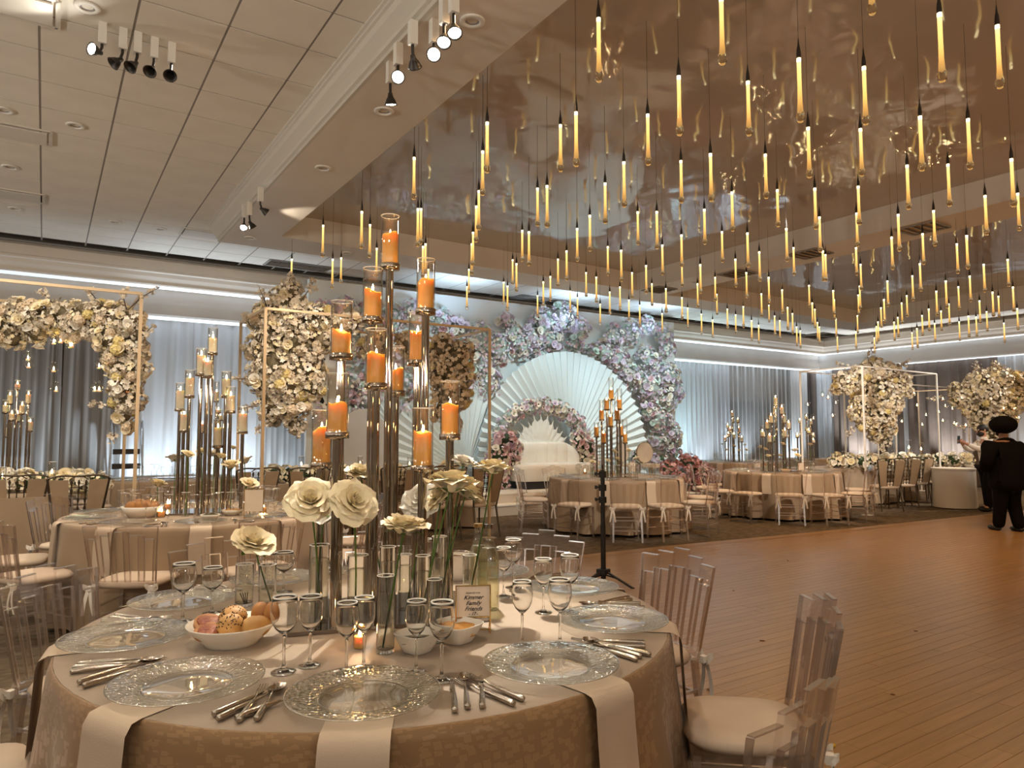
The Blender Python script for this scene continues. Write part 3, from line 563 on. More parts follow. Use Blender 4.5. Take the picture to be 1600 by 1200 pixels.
# ---------------------------------------------------------------- furniture prototypes
ZT = .80          # table top height (cloth surface)
def chair_acrylic(full=True):
    """facing +y; back at -y; five stepped slats rise to the middle"""
    o = thing('acrylic_chair', 'x', 'chair')
    steps = [.875, .90, .925, .90, .875]; W = .42; n = 5; sw = W / n
    def P(x, z, t=0):   # point on the leaning, slightly hollow back
        k = max(0, (z - .46) / .46); return (x * (1 + .20 * k), -.20 - .085 * k - .03 * (1 - (x / .21) ** 2) + t, z)
    th = .016
    def piece(b, x0, x1, z0, z1, z0b=None, z1b=None):
        b.hexa([P(x0, z0), P(x1, z0b or z0), P(x1, z0b or z0, th), P(x0, z0, th), P(x0, z1), P(x1, z1b or z1), P(x1, z1b or z1, th), P(x0, z1, th)])
    # crest: one stepped sheet
    b = MB()
    for i in range(n): x0 = -W / 2 + i * sw; piece(b, x0, x0 + sw, steps[i] - .085, steps[i])
    bars = [(max(-W / 2, -W / 2 + i * sw - .017), min(W / 2, -W / 2 + i * sw + .017)) for i in range(6)]
    if full:
        cr = obj('crest', b, 'acrylic', o); e = MB()
        for i in range(n):
            x0 = -W / 2 + i * sw; piece(e, x0, x0 + sw, steps[i], steps[i] + .005)
        obj('polished_edge', e, 'acrylic_edge', cr)
        for i in range(n): e = MB(); piece(e, bars[i][1], bars[i + 1][0], steps[i] - .088, steps[i] - .084); obj('slot_edge', e, 'acrylic_edge', cr)
        for i, (x0, x1) in enumerate(bars):
            zt = steps[min(i, 4)] - .085 if i < 3 else steps[i - 1] - .085
            s = MB(); piece(s, x0, x1, .50, zt); sp = obj('spindle', s, 'acrylic', o)
            for q in (x0, x1): e = MB(); piece(e, q - .0018, q + .0018, .50, zt); obj('polished_edge', e, 'acrylic_edge', sp)
        for sx in (-1, 1): e = MB(); piece(e, sx * .2105 - .002, sx * .2105 + .002, .46, .875); obj('polished_edge', e, 'acrylic_edge', o)
        b = MB(); piece(b, -W / 2, W / 2, .47, .50); obj('lower_rail', b, 'acrylic', o)
    else:
        for x0, x1 in bars:
            piece(b, x0, x1, .47, .80)
        obj('backrest', b, 'acrylic', o)
        e = MB()
        for i in range(n): x0 = -W / 2 + i * sw; piece(e, x0, x0 + sw, steps[i], steps[i] + .006)
        for sx in (-1, 1): piece(e, sx * .2105 - .003, sx * .2105 + .003, .46, .875)
        obj('polished_edge', e, 'acrylic_edge', o)
    obj('seat_frame', MB().box((0, -.005, .435), (.42, .41, .028)), 'acrylic', o)
    cu = MB(); cu.grid(lambda a, t: (lambda q, s: (.215 * s * math.copysign(abs(math.cos(q)) ** .55, math.cos(q)), .21 * s * math.copysign(abs(math.sin(q)) ** .55, math.sin(q)), .45 + [0, 0, .022, .045, .052, .054][round(t * 5)]))(2 * PI * a, [0, .98, 1.03, .95, .6, 0.001][round(t * 5)]), 28, 5, True, True)
    obj('seat_cushion', cu, 'cream_seat', o)
    for sx in (-1, 1):
        obj('leg', MB().bar((sx * .19, .18, .44), (sx * .195, .19, 0), .026), 'acrylic_edge', o)
        obj('leg', MB().bar((sx * .19, -.19, .46), (sx * .20, -.235, 0), .026), 'acrylic_edge', o)
        for z in ((.16, .24, .32) if full else (.2, .3)): obj('stretcher', MB().bar((sx * .192, .183, z), (sx * .196, -.21, z), .014), 'acrylic_edge', o)
        t = MB(); x, y, z = sx * .205, -.225, .47
        for d in (-1, 1):
            t.grid(lambda a, q: (x + d * .045 * math.sin(PI * a), y - .012 - .03 * math.sin(2 * PI * a) * .5 - .01 * a, z - .01 + .05 * math.sin(PI * a) * (1 - a) - .02 * a + .022 * (q - .5)), 8, 1)
            t.grid(lambda a, q: (x + d * (.008 + .03 * a) + .004 * math.sin(7 * a), y - .015 - .012 * math.sin(3 * a), z - .02 - .17 * a), 6, 1)
            t.grid(lambda a, q: (x + d * (.008 + .03 * a) + .024 * (q - .5), y - .015 - .012 * math.sin(3 * a), z - .02 - .17 * a), 6, 1)
        t.box((x, y - .008, z - .01), (.03, .03, .03))
        obj('ribbon_tie', t, 'ribbon', o)
    for z in (.16, .30): obj('stretcher', MB().bar((-.195, .185, z), (.195, .185, z), .014), 'acrylic_edge', o); obj('stretcher', MB().bar((-.195, -.215, z), (.195, -.215, z), .014), 'acrylic_edge', o)
    return o
def chair_leather():
    """tan upholstered head table chair: two splayed panels with a ladder of turned beads between, arched top rail"""
    o = thing('upholstered_chair', 'x', 'chair')
    for sx in (-1, 1):
        obj('back_panel', MB().hexa([(sx * .07, -.22, .50), (sx * .20, -.22, .50), (sx * .20, -.19, .50), (sx * .07, -.19, .50), (sx * .10, -.31, 1.0), (sx * .275, -.31, 1.0), (sx * .275, -.28, 1.0), (sx * .10, -.28, 1.0)]), 'tan_leather', o)
        obj('back_post', MB().bar((sx * .205, -.205, .45), (sx * .285, -.298, 1.02), .022), 'bronze_frame', o)
        obj('leg', MB().tube([(sx * .19, .19, .44), (sx * .21, .22, 0)], [.016, .011], 6), 'bronze_frame', o)
        obj('leg', MB().tube([(sx * .20, -.20, .46), (sx * .22, -.28, 0)], [.016, .011], 6), 'bronze_frame', o)
    t = MB().tube([(-.285 + .57 * a, -.298, 1.02 + .028 * math.sin(PI * a) + .010 * math.sin(3 * PI * a)) for a in [i / 14 for i in range(15)]], .010, 6)
    t.tube([(-.09 + .18 * a, -.298, 1.0 + .045 * math.sin(PI * a)) for a in [i / 10 for i in range(11)]], .007, 5); obj('top_rail', t, 'bronze_frame', o)
    for i in range(3):
        s = MB()
        x = (i - 1) * .06
        P = [(x * (1 + .3 * (z - .5)), -.205 - .098 * (z - .5) / .5, z) for z in [.5 + .5 * j / 16 for j in range(17)]]
        s.tube(P, [.006 if j % 3 else .015 for j in range(17)], 6); obj('beaded_rod', s, 'bronze_frame', o)
    for j in range(7): obj('cross_rod', MB().bar((-.08, -.21 - .012 * j, .53 + .065 * j), (.08, -.21 - .012 * j, .53 + .065 * j), .008), 'bronze_frame', o)
    cu = MB(); cu.grid(lambda a, t: (lambda q, s: (.235 * s * math.copysign(abs(math.cos(q)) ** .5, math.cos(q)), .225 * s * math.copysign(abs(math.sin(q)) ** .5, math.sin(q)), .44 + [0, 0, .03, .065, .075, .078][round(t * 5)]))(2 * PI * a, [0, .97, 1.02, .96, .6, 0.001][round(t * 5)]), 24, 5, True, True)
    obj('seat', cu, 'cream_seat', o); return o
# ---------------------------------------------------------------- tables with cloths
def uvmesh(name, fn, nu, nv, m, su, sv):
    b = MB().grid(fn, nu, nv); me = b.mesh(name, m); uv = me.uv_layers.new(name='UVMap'); W = nu + 1
    for p in me.polygons:
        for li in p.loop_indices:
            k = me.loops[li].vertex_index; uv.data[li].uv = ((k % W) / nu * su, (k // W) / nv * sv)
    return me
def round_table(c, Rr, label, cl, seed, mtop='cloth_far', mside='cloth_far', folds=15, nu=150, hem=.04):
    t = thing('round_table', label, 'table', (*c, 0))
    obj('tabletop', MB().cyl((0, 0, ZT - .035), Rr - .012, .03, 40), 'wall_tan', t); obj('column', MB().cyl((0, 0, .04), .06, ZT - .09, 12), 'dark_metal', t)
    obj('base', MB().cyl((0, 0, 0), .38, .035, 24), 'dark_metal', t)
    for k in range(3): a = k * 2.1 + .5; obj('caster', MB().ball((.5 * math.cos(a), .5 * math.sin(a), .035), .035, 8, 6), 'black', t)
    rd = random.Random(seed); ph = [rd.uniform(0, 6) for _ in range(5)]
    def fold(a): return (math.sin(folds * a + 1.3 * math.sin(2 * a + ph[0]) + ph[1]) * .6 + .4 * math.sin((folds + 6) * a + ph[2] + math.sin(3 * a)) + .3 * math.sin(5 * a + ph[3]))
    def side(a, q):
        th = 2 * PI * a; k = q ** 1.15; s = fold(th)
        r = Rr + .008 * (1 - (1 - min(1, q * 14)) ** 2) + k * (.07 + .075 * s); z = ZT - .010 * 0 - (ZT - hem) * q
        if q < .04: z = ZT - .012 * (q / .04) ** 2 ; r = Rr - .006 + .014 * (q / .04)
        return (r * math.cos(th), r * math.sin(th), z)
    vs = [0, .02, .04, .08, .15, .25, .4, .55, .7, .85, 1.0]
    cloth = thing('tablecloth', cl, 'tablecloth', (*c, 0))
    me = uvmesh('skirt', lambda a, q: side(a, vs[round(q * 10)]), nu, 10, mside, 2 * PI * Rr, ZT)
    obj('skirt', me, parent=cloth)
    obj('cloth_top', MB().grid(lambda a, q: (q * (Rr - .006) * math.cos(2 * PI * a) + 1e-5 * math.cos(2 * PI * a), q * (Rr - .006) * math.sin(2 * PI * a), ZT), 64, 6), mtop, cloth)
    return cloth
def long_table(x0, x1, y0, y1, label, cl, seed, rz=0):
    t = thing('banquet_table', label, 'table', ((x0 + x1) / 2, (y0 + y1) / 2, 0), rz); hx, hy = (x1 - x0) / 2, (y1 - y0) / 2
    obj('tabletop', MB().box((0, 0, ZT - .022), (2 * hx - .02, 2 * hy - .02, .03)), 'wall_tan', t)
    for sx in (-1, 1):
        for sy in (-1, 1): obj('leg', MB().tube([(sx * (hx - .15), sy * (hy - .12), ZT - .04), (sx * (hx - .15), sy * (hy - .12), 0)], .02, 8), 'dark_metal', t)
    rd = random.Random(seed); ph = [rd.uniform(0, 6) for _ in range(4)]; per = 4 * (hx + hy)
    def out(a):
        s = a * per; E = [(2 * hx, (-hx, -hy), (1, 0), (0, -1)), (2 * hy, (hx, -hy), (0, 1), (1, 0)), (2 * hx, (hx, hy), (-1, 0), (0, 1)), (2 * hy, (-hx, hy), (0, -1), (-1, 0))]
        for L_, p, d, nrm in E:
            if s <= L_ + 1e-9: return p[0] + d[0] * s, p[1] + d[1] * s, nrm, s / L_
            s -= L_
        return -hx, -hy, (0, -1), 0
    def side(a, q):
        x, y, nr, f = out(a); s = a * per; k = q * (.05 + .05 * math.sin(9 * s + ph[0] + math.sin(2.3 * s)) + .025 * math.sin(21 * s + ph[1])); e = min(f, 1 - f)
        g = q * .06 * max(0, 1 - e * 12); ox = (x / hx) * g; oy = (y / hy) * g
        return (x + nr[0] * k + ox, y + nr[1] * k + oy, ZT - (ZT - .03) * q)
    c = thing('tablecloth', cl, 'tablecloth', ((x0 + x1) / 2, (y0 + y1) / 2, 0), rz)
    obj('skirt', MB().grid(side, 160, 6), 'cloth_far', c); obj('cloth_top', MB().box((0, 0, ZT - .003), (2 * hx, 2 * hy, .006)), 'cloth_far', c)
    return c
NT = (1.12, 2.60); LT = (1.20, 6.85); MT = (7.70, 8.65); RT = (11.45, 8.30); BT = (14.5, 11.7); GT = (1.75, 12.3)
round_table(NT, 1.077, 'round table under the champagne damask cloth nearest the camera', 'champagne damask tablecloth with a maze weave on the nearest round table', 1, 'cloth_top', 'damask', 13, 220, .02)
round_table(LT, 1.08, 'round table behind the nearest one, with cream candles', 'champagne cloth on the round table with cream candles, left of centre', 2)
round_table(MT, 1.06, 'round table in front of the stage with orange candles', 'champagne cloth on the round table in front of the stage', 3)
round_table(RT, 1.02, 'round table right of the stage beside the dance floor', 'champagne cloth on the round table right of the stage', 4)
round_table(BT, 1.05, 'round table at the back by the cyan lit drape', 'grey looking cloth on the round table at the back by the cyan drape', 5)
round_table(GT, 1.0, 'round table at the back left near the blue white voile', 'grey cloth on the round table at the back left near the ladder', 6)
# ---------------------------------------------------------------- flowers
def petal(b, ang, r0, ln, wd, p0, p1, cup=.25, ns=4, nt=4, z0=0, ruf=0, rd=random):
    ph = rd.uniform(0, 6)
    pts = [(r0, z0)]; N = 12
    for i in range(N):
        f = (i + .5) / N; q = p0 + (p1 - p0) * f ** 1.4; pts.append((pts[-1][0] + math.sin(q) * ln / N, pts[-1][1] + math.cos(q) * ln / N))
    def fn(a, t):
        rho, z = pts[round(t * N)]; s = a * 2 - 1; w_ = wd * (math.sin(PI * (.10 + .66 * t)) ** .8) * (1 - .12 * t); q = p0 + (p1 - p0) * t ** 1.4
        lat = s * w_ / 2; k = cup * (s * s) * w_ * .5; tip = -.10 * ln * s * s * t ** 3
        rr = rho - k * math.cos(q) + tip * math.sin(q); zz = z + k * math.sin(q) * .5 + tip * math.cos(q) + ruf * math.sin(5 * s + ph) * t * t
        return (rr * math.cos(ang) - lat * math.sin(ang), rr * math.sin(ang) + lat * math.cos(ang), zz)
    b.grid(fn, ns, nt)
def rose_bloom(R_, seed, rings, ns=4, nt=4, openness=1.0):
    rd = random.Random(seed); b = MB(); K = len(rings)
    for k, n in enumerate(rings):
        f = k / (K - 1); a0 = rd.uniform(0, 6)
        for i in range(n):
            petal(b, a0 + 2 * PI * i / n + rd.uniform(-.2, .2), R_ * (.04 + .10 * f), R_ * (.62 + .45 * f) * rd.uniform(.9, 1.1), R_ * (.55 + .75 * f), R(-6 + 40 * f * openness), R(10 + 100 * f * openness + rd.uniform(-8, 10)), .45 - .25 * f, ns, nt, z0=-.10 * R_ * f, ruf=R_ * .05 * f, rd=rd)
    return b
M_SMALL = {}
def small(kind, m):     # unit-radius blossoms, axis +z; one mesh per kind and colour, shared by all copies
    if (kind, m) in M_SMALL: return M_SMALL[kind, m]
    b = MB(); rd = random.Random(hash(kind) % 7 + 3 if False else len(kind))
    if kind == 'rose':
        b = rose_bloom(1.0, 5, [4, 5, 6], 2, 3, .8); b.ball((0, 0, .18), .34, 7, 5, (1, 1, 1.1), .1, 2)
    elif kind == 'hydrangea':
        for i in range(34):
            z = 1 - 1.7 * (i + .5) / 34; a = i * 2.4; q = math.sqrt(max(0, 1 - z * z)); d = Vector((q * math.cos(a), q * math.sin(a), z)); Mx = Matrix.Translation(d * .8) @ d.to_track_quat('Z', 'Y').to_matrix().to_4x4()
            f = MB()
            for k in range(4): c, s = math.cos(k * PI / 2 + i), math.sin(k * PI / 2 + i); f.add([(0, 0, 0), (c * .2 - s * .16, s * .2 + c * .16, .07), (c * .36, s * .36, .05), (c * .2 + s * .16, s * .2 - c * .16, .07)], [(0, 3, 2, 1)])
            b.inst(f, Mx)
    else:               # spray of five-petal blossoms
        for i in range(9):
            d = Vector((rd.uniform(-1, 1), rd.uniform(-1, 1), rd.uniform(-.3, 1))).normalized(); b.inst(FLORET, Matrix.Translation(d * rd.uniform(.5, .85)) @ d.to_track_quat('Z', 'Y').to_matrix().to_4x4() @ Matrix.Scale(.62, 4))
    M_SMALL[kind, m] = b.mesh(kind, m); return M_SMALL[kind, m]
FLORET = MB()
for k in range(5):
    c, s = math.cos(k * 2 * PI / 5), math.sin(k * 2 * PI / 5)
    FLORET.add([(0, 0, 0), (c * .55 - s * .38, s * .55 + c * .38, .22), (c * .98, s * .98, .16), (c * .55 + s * .38, s * .55 - c * .38, .22)], [(0, 3, 2, 1)])
AN = {}
def anemone_parts():
    if not AN:
        b = MB(); rd = random.Random(2)
        for i in range(8): petal(b, i * PI / 4, .06, 1.0, .78, R(58), R(86), .2, 2, 2, z0=.02 * (i % 2), rd=rd)
        AN['p'] = b; AN['h'] = MB().ball((0, 0, .16), .24, 8, 5, (1, 1, .6)).fix('flower_heart', 'flower_heart')
    return AN
AM = {}
def floral(name, label, blobs, big, nst, fl, loc=None, cat='flower arrangement', group=None, seed=1, size=(.055, .085), st=(.022, .036), dark='leaf', front=None):
    """blobs: (x, y, z, r [, sx, sy, sz]); big: [(kind, material, count)]; nst: small blossoms joined as stuff; fl: their materials"""
    rd = random.Random(seed); B = [(Vector(q[:3]), q[3], q[4:7] if len(q) > 4 else (1, 1, 1)) for q in blobs]
    base = Vector(loc) if loc is not None else Vector((sum(q[0] for q in blobs) / len(blobs), sum(q[1] for q in blobs) / len(blobs), min(q[2] - q[3] for q in blobs)))
    root = thing(name, label, cat, base, group=group); W = [q[1] ** 2 * max(q[2]) for q in B]
    foli = MB(); sc = MB()
    for c, r, s in B: foli.ball(c - base, r * .70, 9, 6, s, .15, rd.randint(0, 99))
    for _ in range(int(nst * .14)):
        c, r, s = rd.choices(B, W)[0]; d = Vector((rd.gauss(0, 1), rd.gauss(0, 1), rd.gauss(0, 1))).normalized(); p = c - base + Vector((d.x * s[0], d.y * s[1], d.z * s[2])) * r * rd.uniform(.7, 1.05)
        Mx = Matrix.Translation(p) @ d.to_track_quat('Z', 'Y').to_matrix().to_4x4() @ Matrix.Rotation(rd.uniform(0, 6), 4, 'Z')
        k = rd.uniform(.04, .08); foli.add([Mx @ Vector(q) for q in [(0, 0, 0), (k * .3, k * .5, k * .3), (0, k, k * .35), (-k * .3, k * .5, k * .3)]], [(0, 1, 2, 3)])
    obj('foliage', foli.mesh('foliage', dark), parent=root, kind='stuff')
    def spot(lo, hi):
        for _ in range(30):
            c, r, s = rd.choices(B, W)[0]; d = Vector((rd.gauss(0, 1), rd.gauss(0, 1), rd.gauss(0, 1))).normalized()
            if front is not None and d.dot(Vector(front)) < -.25: continue
            p = c + Vector((d.x * s[0], d.y * s[1], d.z * s[2])) * r * rd.uniform(lo, hi)
            if all((Vector(((p - c2).x / s2[0], (p - c2).y / s2[1], (p - c2).z / s2[2]))).length > r2 * .78 for c2, r2, s2 in B if c2 is not c): return p - base, d
        return p - base, d
    for kind, m, cnt in big:
        for _ in range(cnt):
            p, d = spot(.88, 1.04); q = (d + Vector((rd.uniform(-.4, .4), rd.uniform(-.4, .4), rd.uniform(-.3, .4)))).to_track_quat('Z', 'Y'); k = rd.uniform(*size) * (1.15 if kind == 'hydrangea' else 1)
            if kind == 'anemone':
                if m not in AM: AM[m] = anemone_parts()['p'].mesh('anemone', m)
                o = obj('anemone', AM[m], parent=root, loc=p, scale=k * .95); obj('flower_heart', AN['h'], parent=o)
            else: o = obj(kind, small(kind, m), parent=root, loc=p, scale=k)
            o.rotation_mode = 'QUATERNION'; o.rotation_quaternion = q
    mb = [MB() for _ in fl]
    for i in range(nst):
        p, d = spot(.80, 1.12); q = (d + Vector((rd.uniform(-.7, .7), rd.uniform(-.7, .7), rd.uniform(-.7, .7)))).to_track_quat('Z', 'Y').to_matrix().to_4x4()
        mb[int(rd.random() ** 1.3 * len(fl))].inst(FLORET, Matrix.Translation(p) @ q @ Matrix.Scale(rd.uniform(*st), 4))
    for f, b in zip(fl, mb):
        if b.v: obj('blossoms', b.mesh('blossoms', f), parent=root, kind='stuff')
    return root
def spray(root, pts, m='blossom_cream', n=26, r=.05, seed=0):   # a bare twig ending in blossom
    rd = random.Random(seed); base = root.location; P = [Vector(p) - base for p in pts]
    t = obj('twig', MB().tube(P, [.006, .005, .003][:len(P)] if len(P) <= 3 else .004, 5), 'twig', root); b = MB()
    for _ in range(n):
        f = rd.uniform(.35, 1) * (len(P) - 1); i = min(int(f), len(P) - 2); p = P[i].lerp(P[i + 1], f - i) + Vector((rd.gauss(0, r), rd.gauss(0, r), rd.gauss(0, r))) * .7
        b.inst(FLORET, Matrix.Translation(p) @ Vector((rd.uniform(-1, 1), rd.uniform(-1, 1), rd.uniform(-1, 1))).normalized().to_track_quat('Z', 'Y').to_matrix().to_4x4() @ Matrix.Scale(rd.uniform(.022, .036), 4))
    obj('blossoms', b.mesh('blossoms', m), parent=t, kind='stuff')
# ---------------------------------------------------------------- tableware prototypes
def charger():
    o = thing('charger_plate', 'x', 'plate')
    def wob(a, z): return .006 * math.sin(34 * a + z * 900) + .004 * math.sin(21 * a)
    obj('rim', MB().lathe([(.118, .007), (.122, .012), (.150, .016), (.175, .019), (.196, .022), (.201, .0215), (.199, .0185), (.175, .0145), (.150, .011), (.120, .004)], 72, wob=wob), 'glass_plate', o)
    obj('well', MB().lathe([(.0005, .0065), (.06, .0065), (.112, .007), (.119, .0085)], 48), 'glass_flat', o)
    obj('rim_edge', MB().lathe([(.1985, .0185), (.2025, .0195), (.2025, .0225), (.1985, .0222)], 60), 'glass_rim', o)
    obj('foot_ring', MB().lathe([(.108, .0), (.116, .0), (.118, .007), (.112, .007)], 48), 'glass_rim', o); return o
def wineglass(n=28, hb=.098, rb=.040, rr=.033):
    """unit-ish 0.2 m glass"""
    o = thing('wine_glass', 'x', 'glass'); z0 = .2 - hb
    P = [(.004, z0 - .004), (.012, z0 + .001), (.026, z0 + .014), (.036, z0 + .032), (rb, z0 + .052), (.039, z0 + .072), (.036, z0 + .086), (rr, .2)]
    obj('bowl', MB().lathe(P + [(rr - .0012, .2), (.0345, z0 + .086), (.0378, z0 + .072), (rb - .0014, z0 + .052), (.0345, z0 + .032), (.0245, z0 + .0155), (.009, z0 + .004), (.0004, z0 + .003)], n), 'crystal', o)
    obj('lip', MB().lathe([(rr - .0024, .1972), (rr + .0012, .1972), (rr + .0012, .2014), (rr - .0024, .2014), (rr - .0024, .1972)], n), 'rim_white', o)
    s = obj('stem', MB().lathe([(.0005, z0 - .0045), (.0045, z0 - .006), (.0055, z0 - .014), (.0042, z0 - .03), (.0042, .030), (.0055, .016), (.009, .0101), (.0005, .0101)], 14), 'crystal', o)
    obj('foot', MB().lathe([(.0005, .010), (.009, .0099), (.022, .005), (.034, .0022), (.035, .0012), (.034, 0), (.0005, 0)], n), 'crystal', o)
    obj('foot_edge', MB().lathe([(.0335, .0), (.0354, .0004), (.0354, .002), (.0335, .0024)], n), 'glass_rim', o); return o
def wineglass_far():
    b = MB(); b.lathe([(.034, 0), (.034, .002), (.006, .008), (.0045, .03), (.0045, .09), (.016, .104), (.037, .135), (.040, .155), (.033, .2)], 12)
    o = obj('wine_glass', b, 'glass'); tag(o, 'x', 'glass'); obj('lip', MB().lathe([(.032, .1975), (.034, .1975), (.034, .2015), (.032, .2015), (.032, .1975)], 12), 'glass_rim', o)
    obj('stem', MB().lathe([(.005, .01), (.005, .1)], 6), 'glass_rim', o); return o
def cutlery(kind):
    """lies along +y, handle end at the origin, 0.24 long"""
    o = thing(kind, 'x', kind); h = MB()
    h.lathe([(.0005, 0), (.0075, .001), (.0085, .006), (.0085, .04), (.0072, .09), (.005, .122), (.0035, .135)], 10, wob=lambda a, z: .07 * math.sin(5 * a + z * 420))
    hd = obj('handle', h, 'steel', o, rot=(-PI / 2, 0, 0), loc=(0, 0, .0085))
    b = MB()
    if kind == 'knife': b.hexa([(-.004, .132, .006), (.004, .132, .006), (.004, .132, .009), (-.004, .132, .009), (-.010, .235, .004), (.001, .245, .004), (.001, .245, .0055), (-.010, .235, .0055)]); b.hexa([(-.011, .150, .0055), (.004, .150, .0055), (.004, .150, .0085), (-.011, .150, .0085), (-.010, .235, .0045), (.001, .245, .0045), (.001, .245, .0058), (-.010, .235, .0058)]); nm = 'blade'
    elif kind == 'spoon':
        b.tube([(0, .128, .008), (0, .16, .008), (0, .18, .011)], [.0035, .003, .0035], 6)
        b.grid(lambda a, t: (lambda q, s: (.021 * s * math.cos(q), .212 + .034 * s * math.sin(q), .005 + .011 * s ** 3))(2 * PI * a, max(t, .01)), 20, 5, True, True); nm = 'spoon_bowl'
    else:
        b.tube([(0, .128, .008), (0, .15, .008), (0, .168, .012)], [.0035, .003, .004], 6)
        b.hexa([(-.004, .165, .010), (.004, .165, .010), (.004, .165, .013), (-.004, .165, .013), (-.0125, .195, .006), (.0125, .195, .006), (.0125, .195, .0085), (-.0125, .195, .0085)])
        for i in range(4):
            x = -.0106 + .00707 * i; b.tube([(x, .194, .0072), (x, .215, .007), (x * .95, .243, .012)], [.0021, .002, .0012], 5)
        nm = 'tines'
    obj(nm, b, 'steel', o); return o
def napkin_mesh(w_, Rr, c0=.16, drop=.42, seed=0):
    """radial strip: from inside the plate outwards (+x), over the edge, hanging outside the skirt"""
    def fn(a, t):
        y = (a - .5) * w_; s = t * (c0 + drop + .03)
        if s < c0: x, z = -c0 + s, .0025
        else:
            q = s - c0; k = min(q / .04, 1) * PI / 2
            x = .035 * math.sin(k) - (0 if q < .04 else 0); z = .0025 - .035 * (1 - math.cos(k)) if q < .06 else 0
            if q >= .04: x = .035 + (q - .04) * .06; z = .0025 - .035 - (q - .04)
        return (x, y * (1 + .08 * max(0, s - c0)) + .004 * math.sin(8 * t + seed), z + .0008 * math.sin(6 * a))
    b = MB(); b.grid(fn, 6, 30); return b
FLAME = MB().lathe([(.0004, 0), (.0038, .004), (.0048, .009), (.003, .017), (.0004, .027)], 8)
def pillar(waxmat, h, r=.035, seed=0, near=True):
    o = thing('pillar_candle', 'x', 'candle'); rd = random.Random(seed); a0 = rd.uniform(0, 6); sl = rd.uniform(.0, .35)
    def top(a): return h + (r * sl * math.cos(a - a0) + .004 * math.sin(3 * a + a0) if near else 0)
    n = 24 if near else 10; b = MB()
    prof = [(1, 0, 0), (1.0, .5, 0), (1.0, 1, -.004), (.96, 1, 0), (.80, 1, -.004), (.55, 1, -.012), (.0005, 1, -.014)]
    b.grid(lambda a, t: (lambda p: (r * p[0] * math.cos(2 * PI * a), r * p[0] * math.sin(2 * PI * a), (top(2 * PI * a) if p[0] > .5 else h) * p[1] + p[2]))(prof[round(t * 6)]), n, 6, True, True)
    obj('wax', b, waxmat, o); z = h - .013
    obj('wick', MB().tube([(0, 0, z), (.001, 0, z + .014)], .0012, 5), 'wick', o); obj('flame', FLAME, 'flame', o, loc=(.001, 0, z + .011), scale=1.0 if near else 1.5); return o
def chimney(h, r=.047, near=True):
    n = 32 if near else 12
    o = obj('glass_chimney', MB().lathe([(r, 0), (r, h), (r - .002, h), (r - .002, .001)], n), 'glass'); tag(o, 'x', 'candle glass')
    obj('lip', MB().lathe([(r - .0026, h - .0012), (r + .0006, h - .0012), (r + .0006, h + .0012), (r - .0026, h + .0012), (r - .0026, h - .0012)], n), 'rim_white', o); return o
def candle_stand(c, spec, wax, where, tone, near=False, rp=.017, base=None, zb=ZT, cr=.035, flames=0):
    """spec: (u, v of the cup, top of the glass, top of the candle, depth)"""
    st = thing('candle_stand', '%s cluster of slender metal candle poles on the %s' % ('tall', where), 'candle stand', (*c, zb))
    bb = MB(); bx_, by_ = base or (.34, .24); bb.box((0, 0, .008), (bx_ * 2, by_ * 2, .012), rz=-YAW * .5); obj('base_plate', bb, 'chrome_dark', st)
    cds = []; chs = []
    for i, (u, v, vg, vc, D) in enumerate(spec):
        p = pd(u, v, D); z0 = p[2]; x, y = p[0] - c[0], p[1] - c[1]
        po = obj('pole', MB().cyl((0, 0, .013), rp, z0 - zb - .03, 20 if near else 8), 'chrome', st, loc=(x, y, 0))
        cup = MB().lathe([(.0005, -.022), (rp, -.022), (rp * 1.1, -.018), (cr * 1.25, -.016), (cr * 1.28, .008), (cr * 1.20, .008), (cr * 1.18, -.009), (.0005, -.010)], 28 if near else 10)
        obj('cup', cup, 'chrome', po, loc=(0, 0, z0 - zb))
        hc = pd(u, vc, D)[2] - z0 + .008; hg = (pd(u, vg, D)[2] - z0 + .008) if vg else 0
        k = pillar(wax, max(hc, .03), cr, i, near); k.location = (p[0], p[1], z0 - .009); k.rotation_euler = (0, 0, i * 1.3); cds.append(k)
        if hg: g = chimney(hg, cr * 1.16, near); g.location = (p[0], p[1], z0 - .009); chs.append(g)
        if flames: lamp('POINT', (p[0], p[1], z0 + hc + .012), flames, (1, .52, .18), size=.012)
    order(cds, '%s pillar candle, # from the left on the %s' % (tone, where)); order(chs, 'clear glass chimney, # from the left on the %s' % where)
    for q in cds: q['group'] = 'pillar candles on the ' + where
    for q in chs: q['group'] = 'candle glasses on the ' + where
    return st
def vase(p, h, r, fill, label, group, near=True):
    o = thing('cylinder_vase', label, 'vase', p, group=group); n = 28 if near else 10
    obj('glass_wall', MB().lathe([(.0005, .001), (r - .002, .001), (r - .0003, .0013), (r, .003), (r, .006), (r, h * .5), (r, h - .002), (r - .0003, h - .0003), (r - .0017, h - .0003), (r - .002, h - .002), (r - .002, h * .5), (r - .002, .017), (r - .0025, .0135), (r - .005, .012), (.0005, .012)], n).mesh('glass_wall', 'crystal' if near else 'glass'), parent=o)
    obj('lip', MB().lathe([(r - .0025, h - .001), (r + .0006, h - .001), (r + .0006, h + .0013), (r - .0025, h + .0013), (r - .0025, h - .001)], n), 'rim_white', o)
    if near:
        obj('water', MB().lathe([(.0005, .0125), (r - .0028, .0125), (r - .0028, h * fill), (.0005, h * fill)], n), 'water', o)
    return o
RB = {}
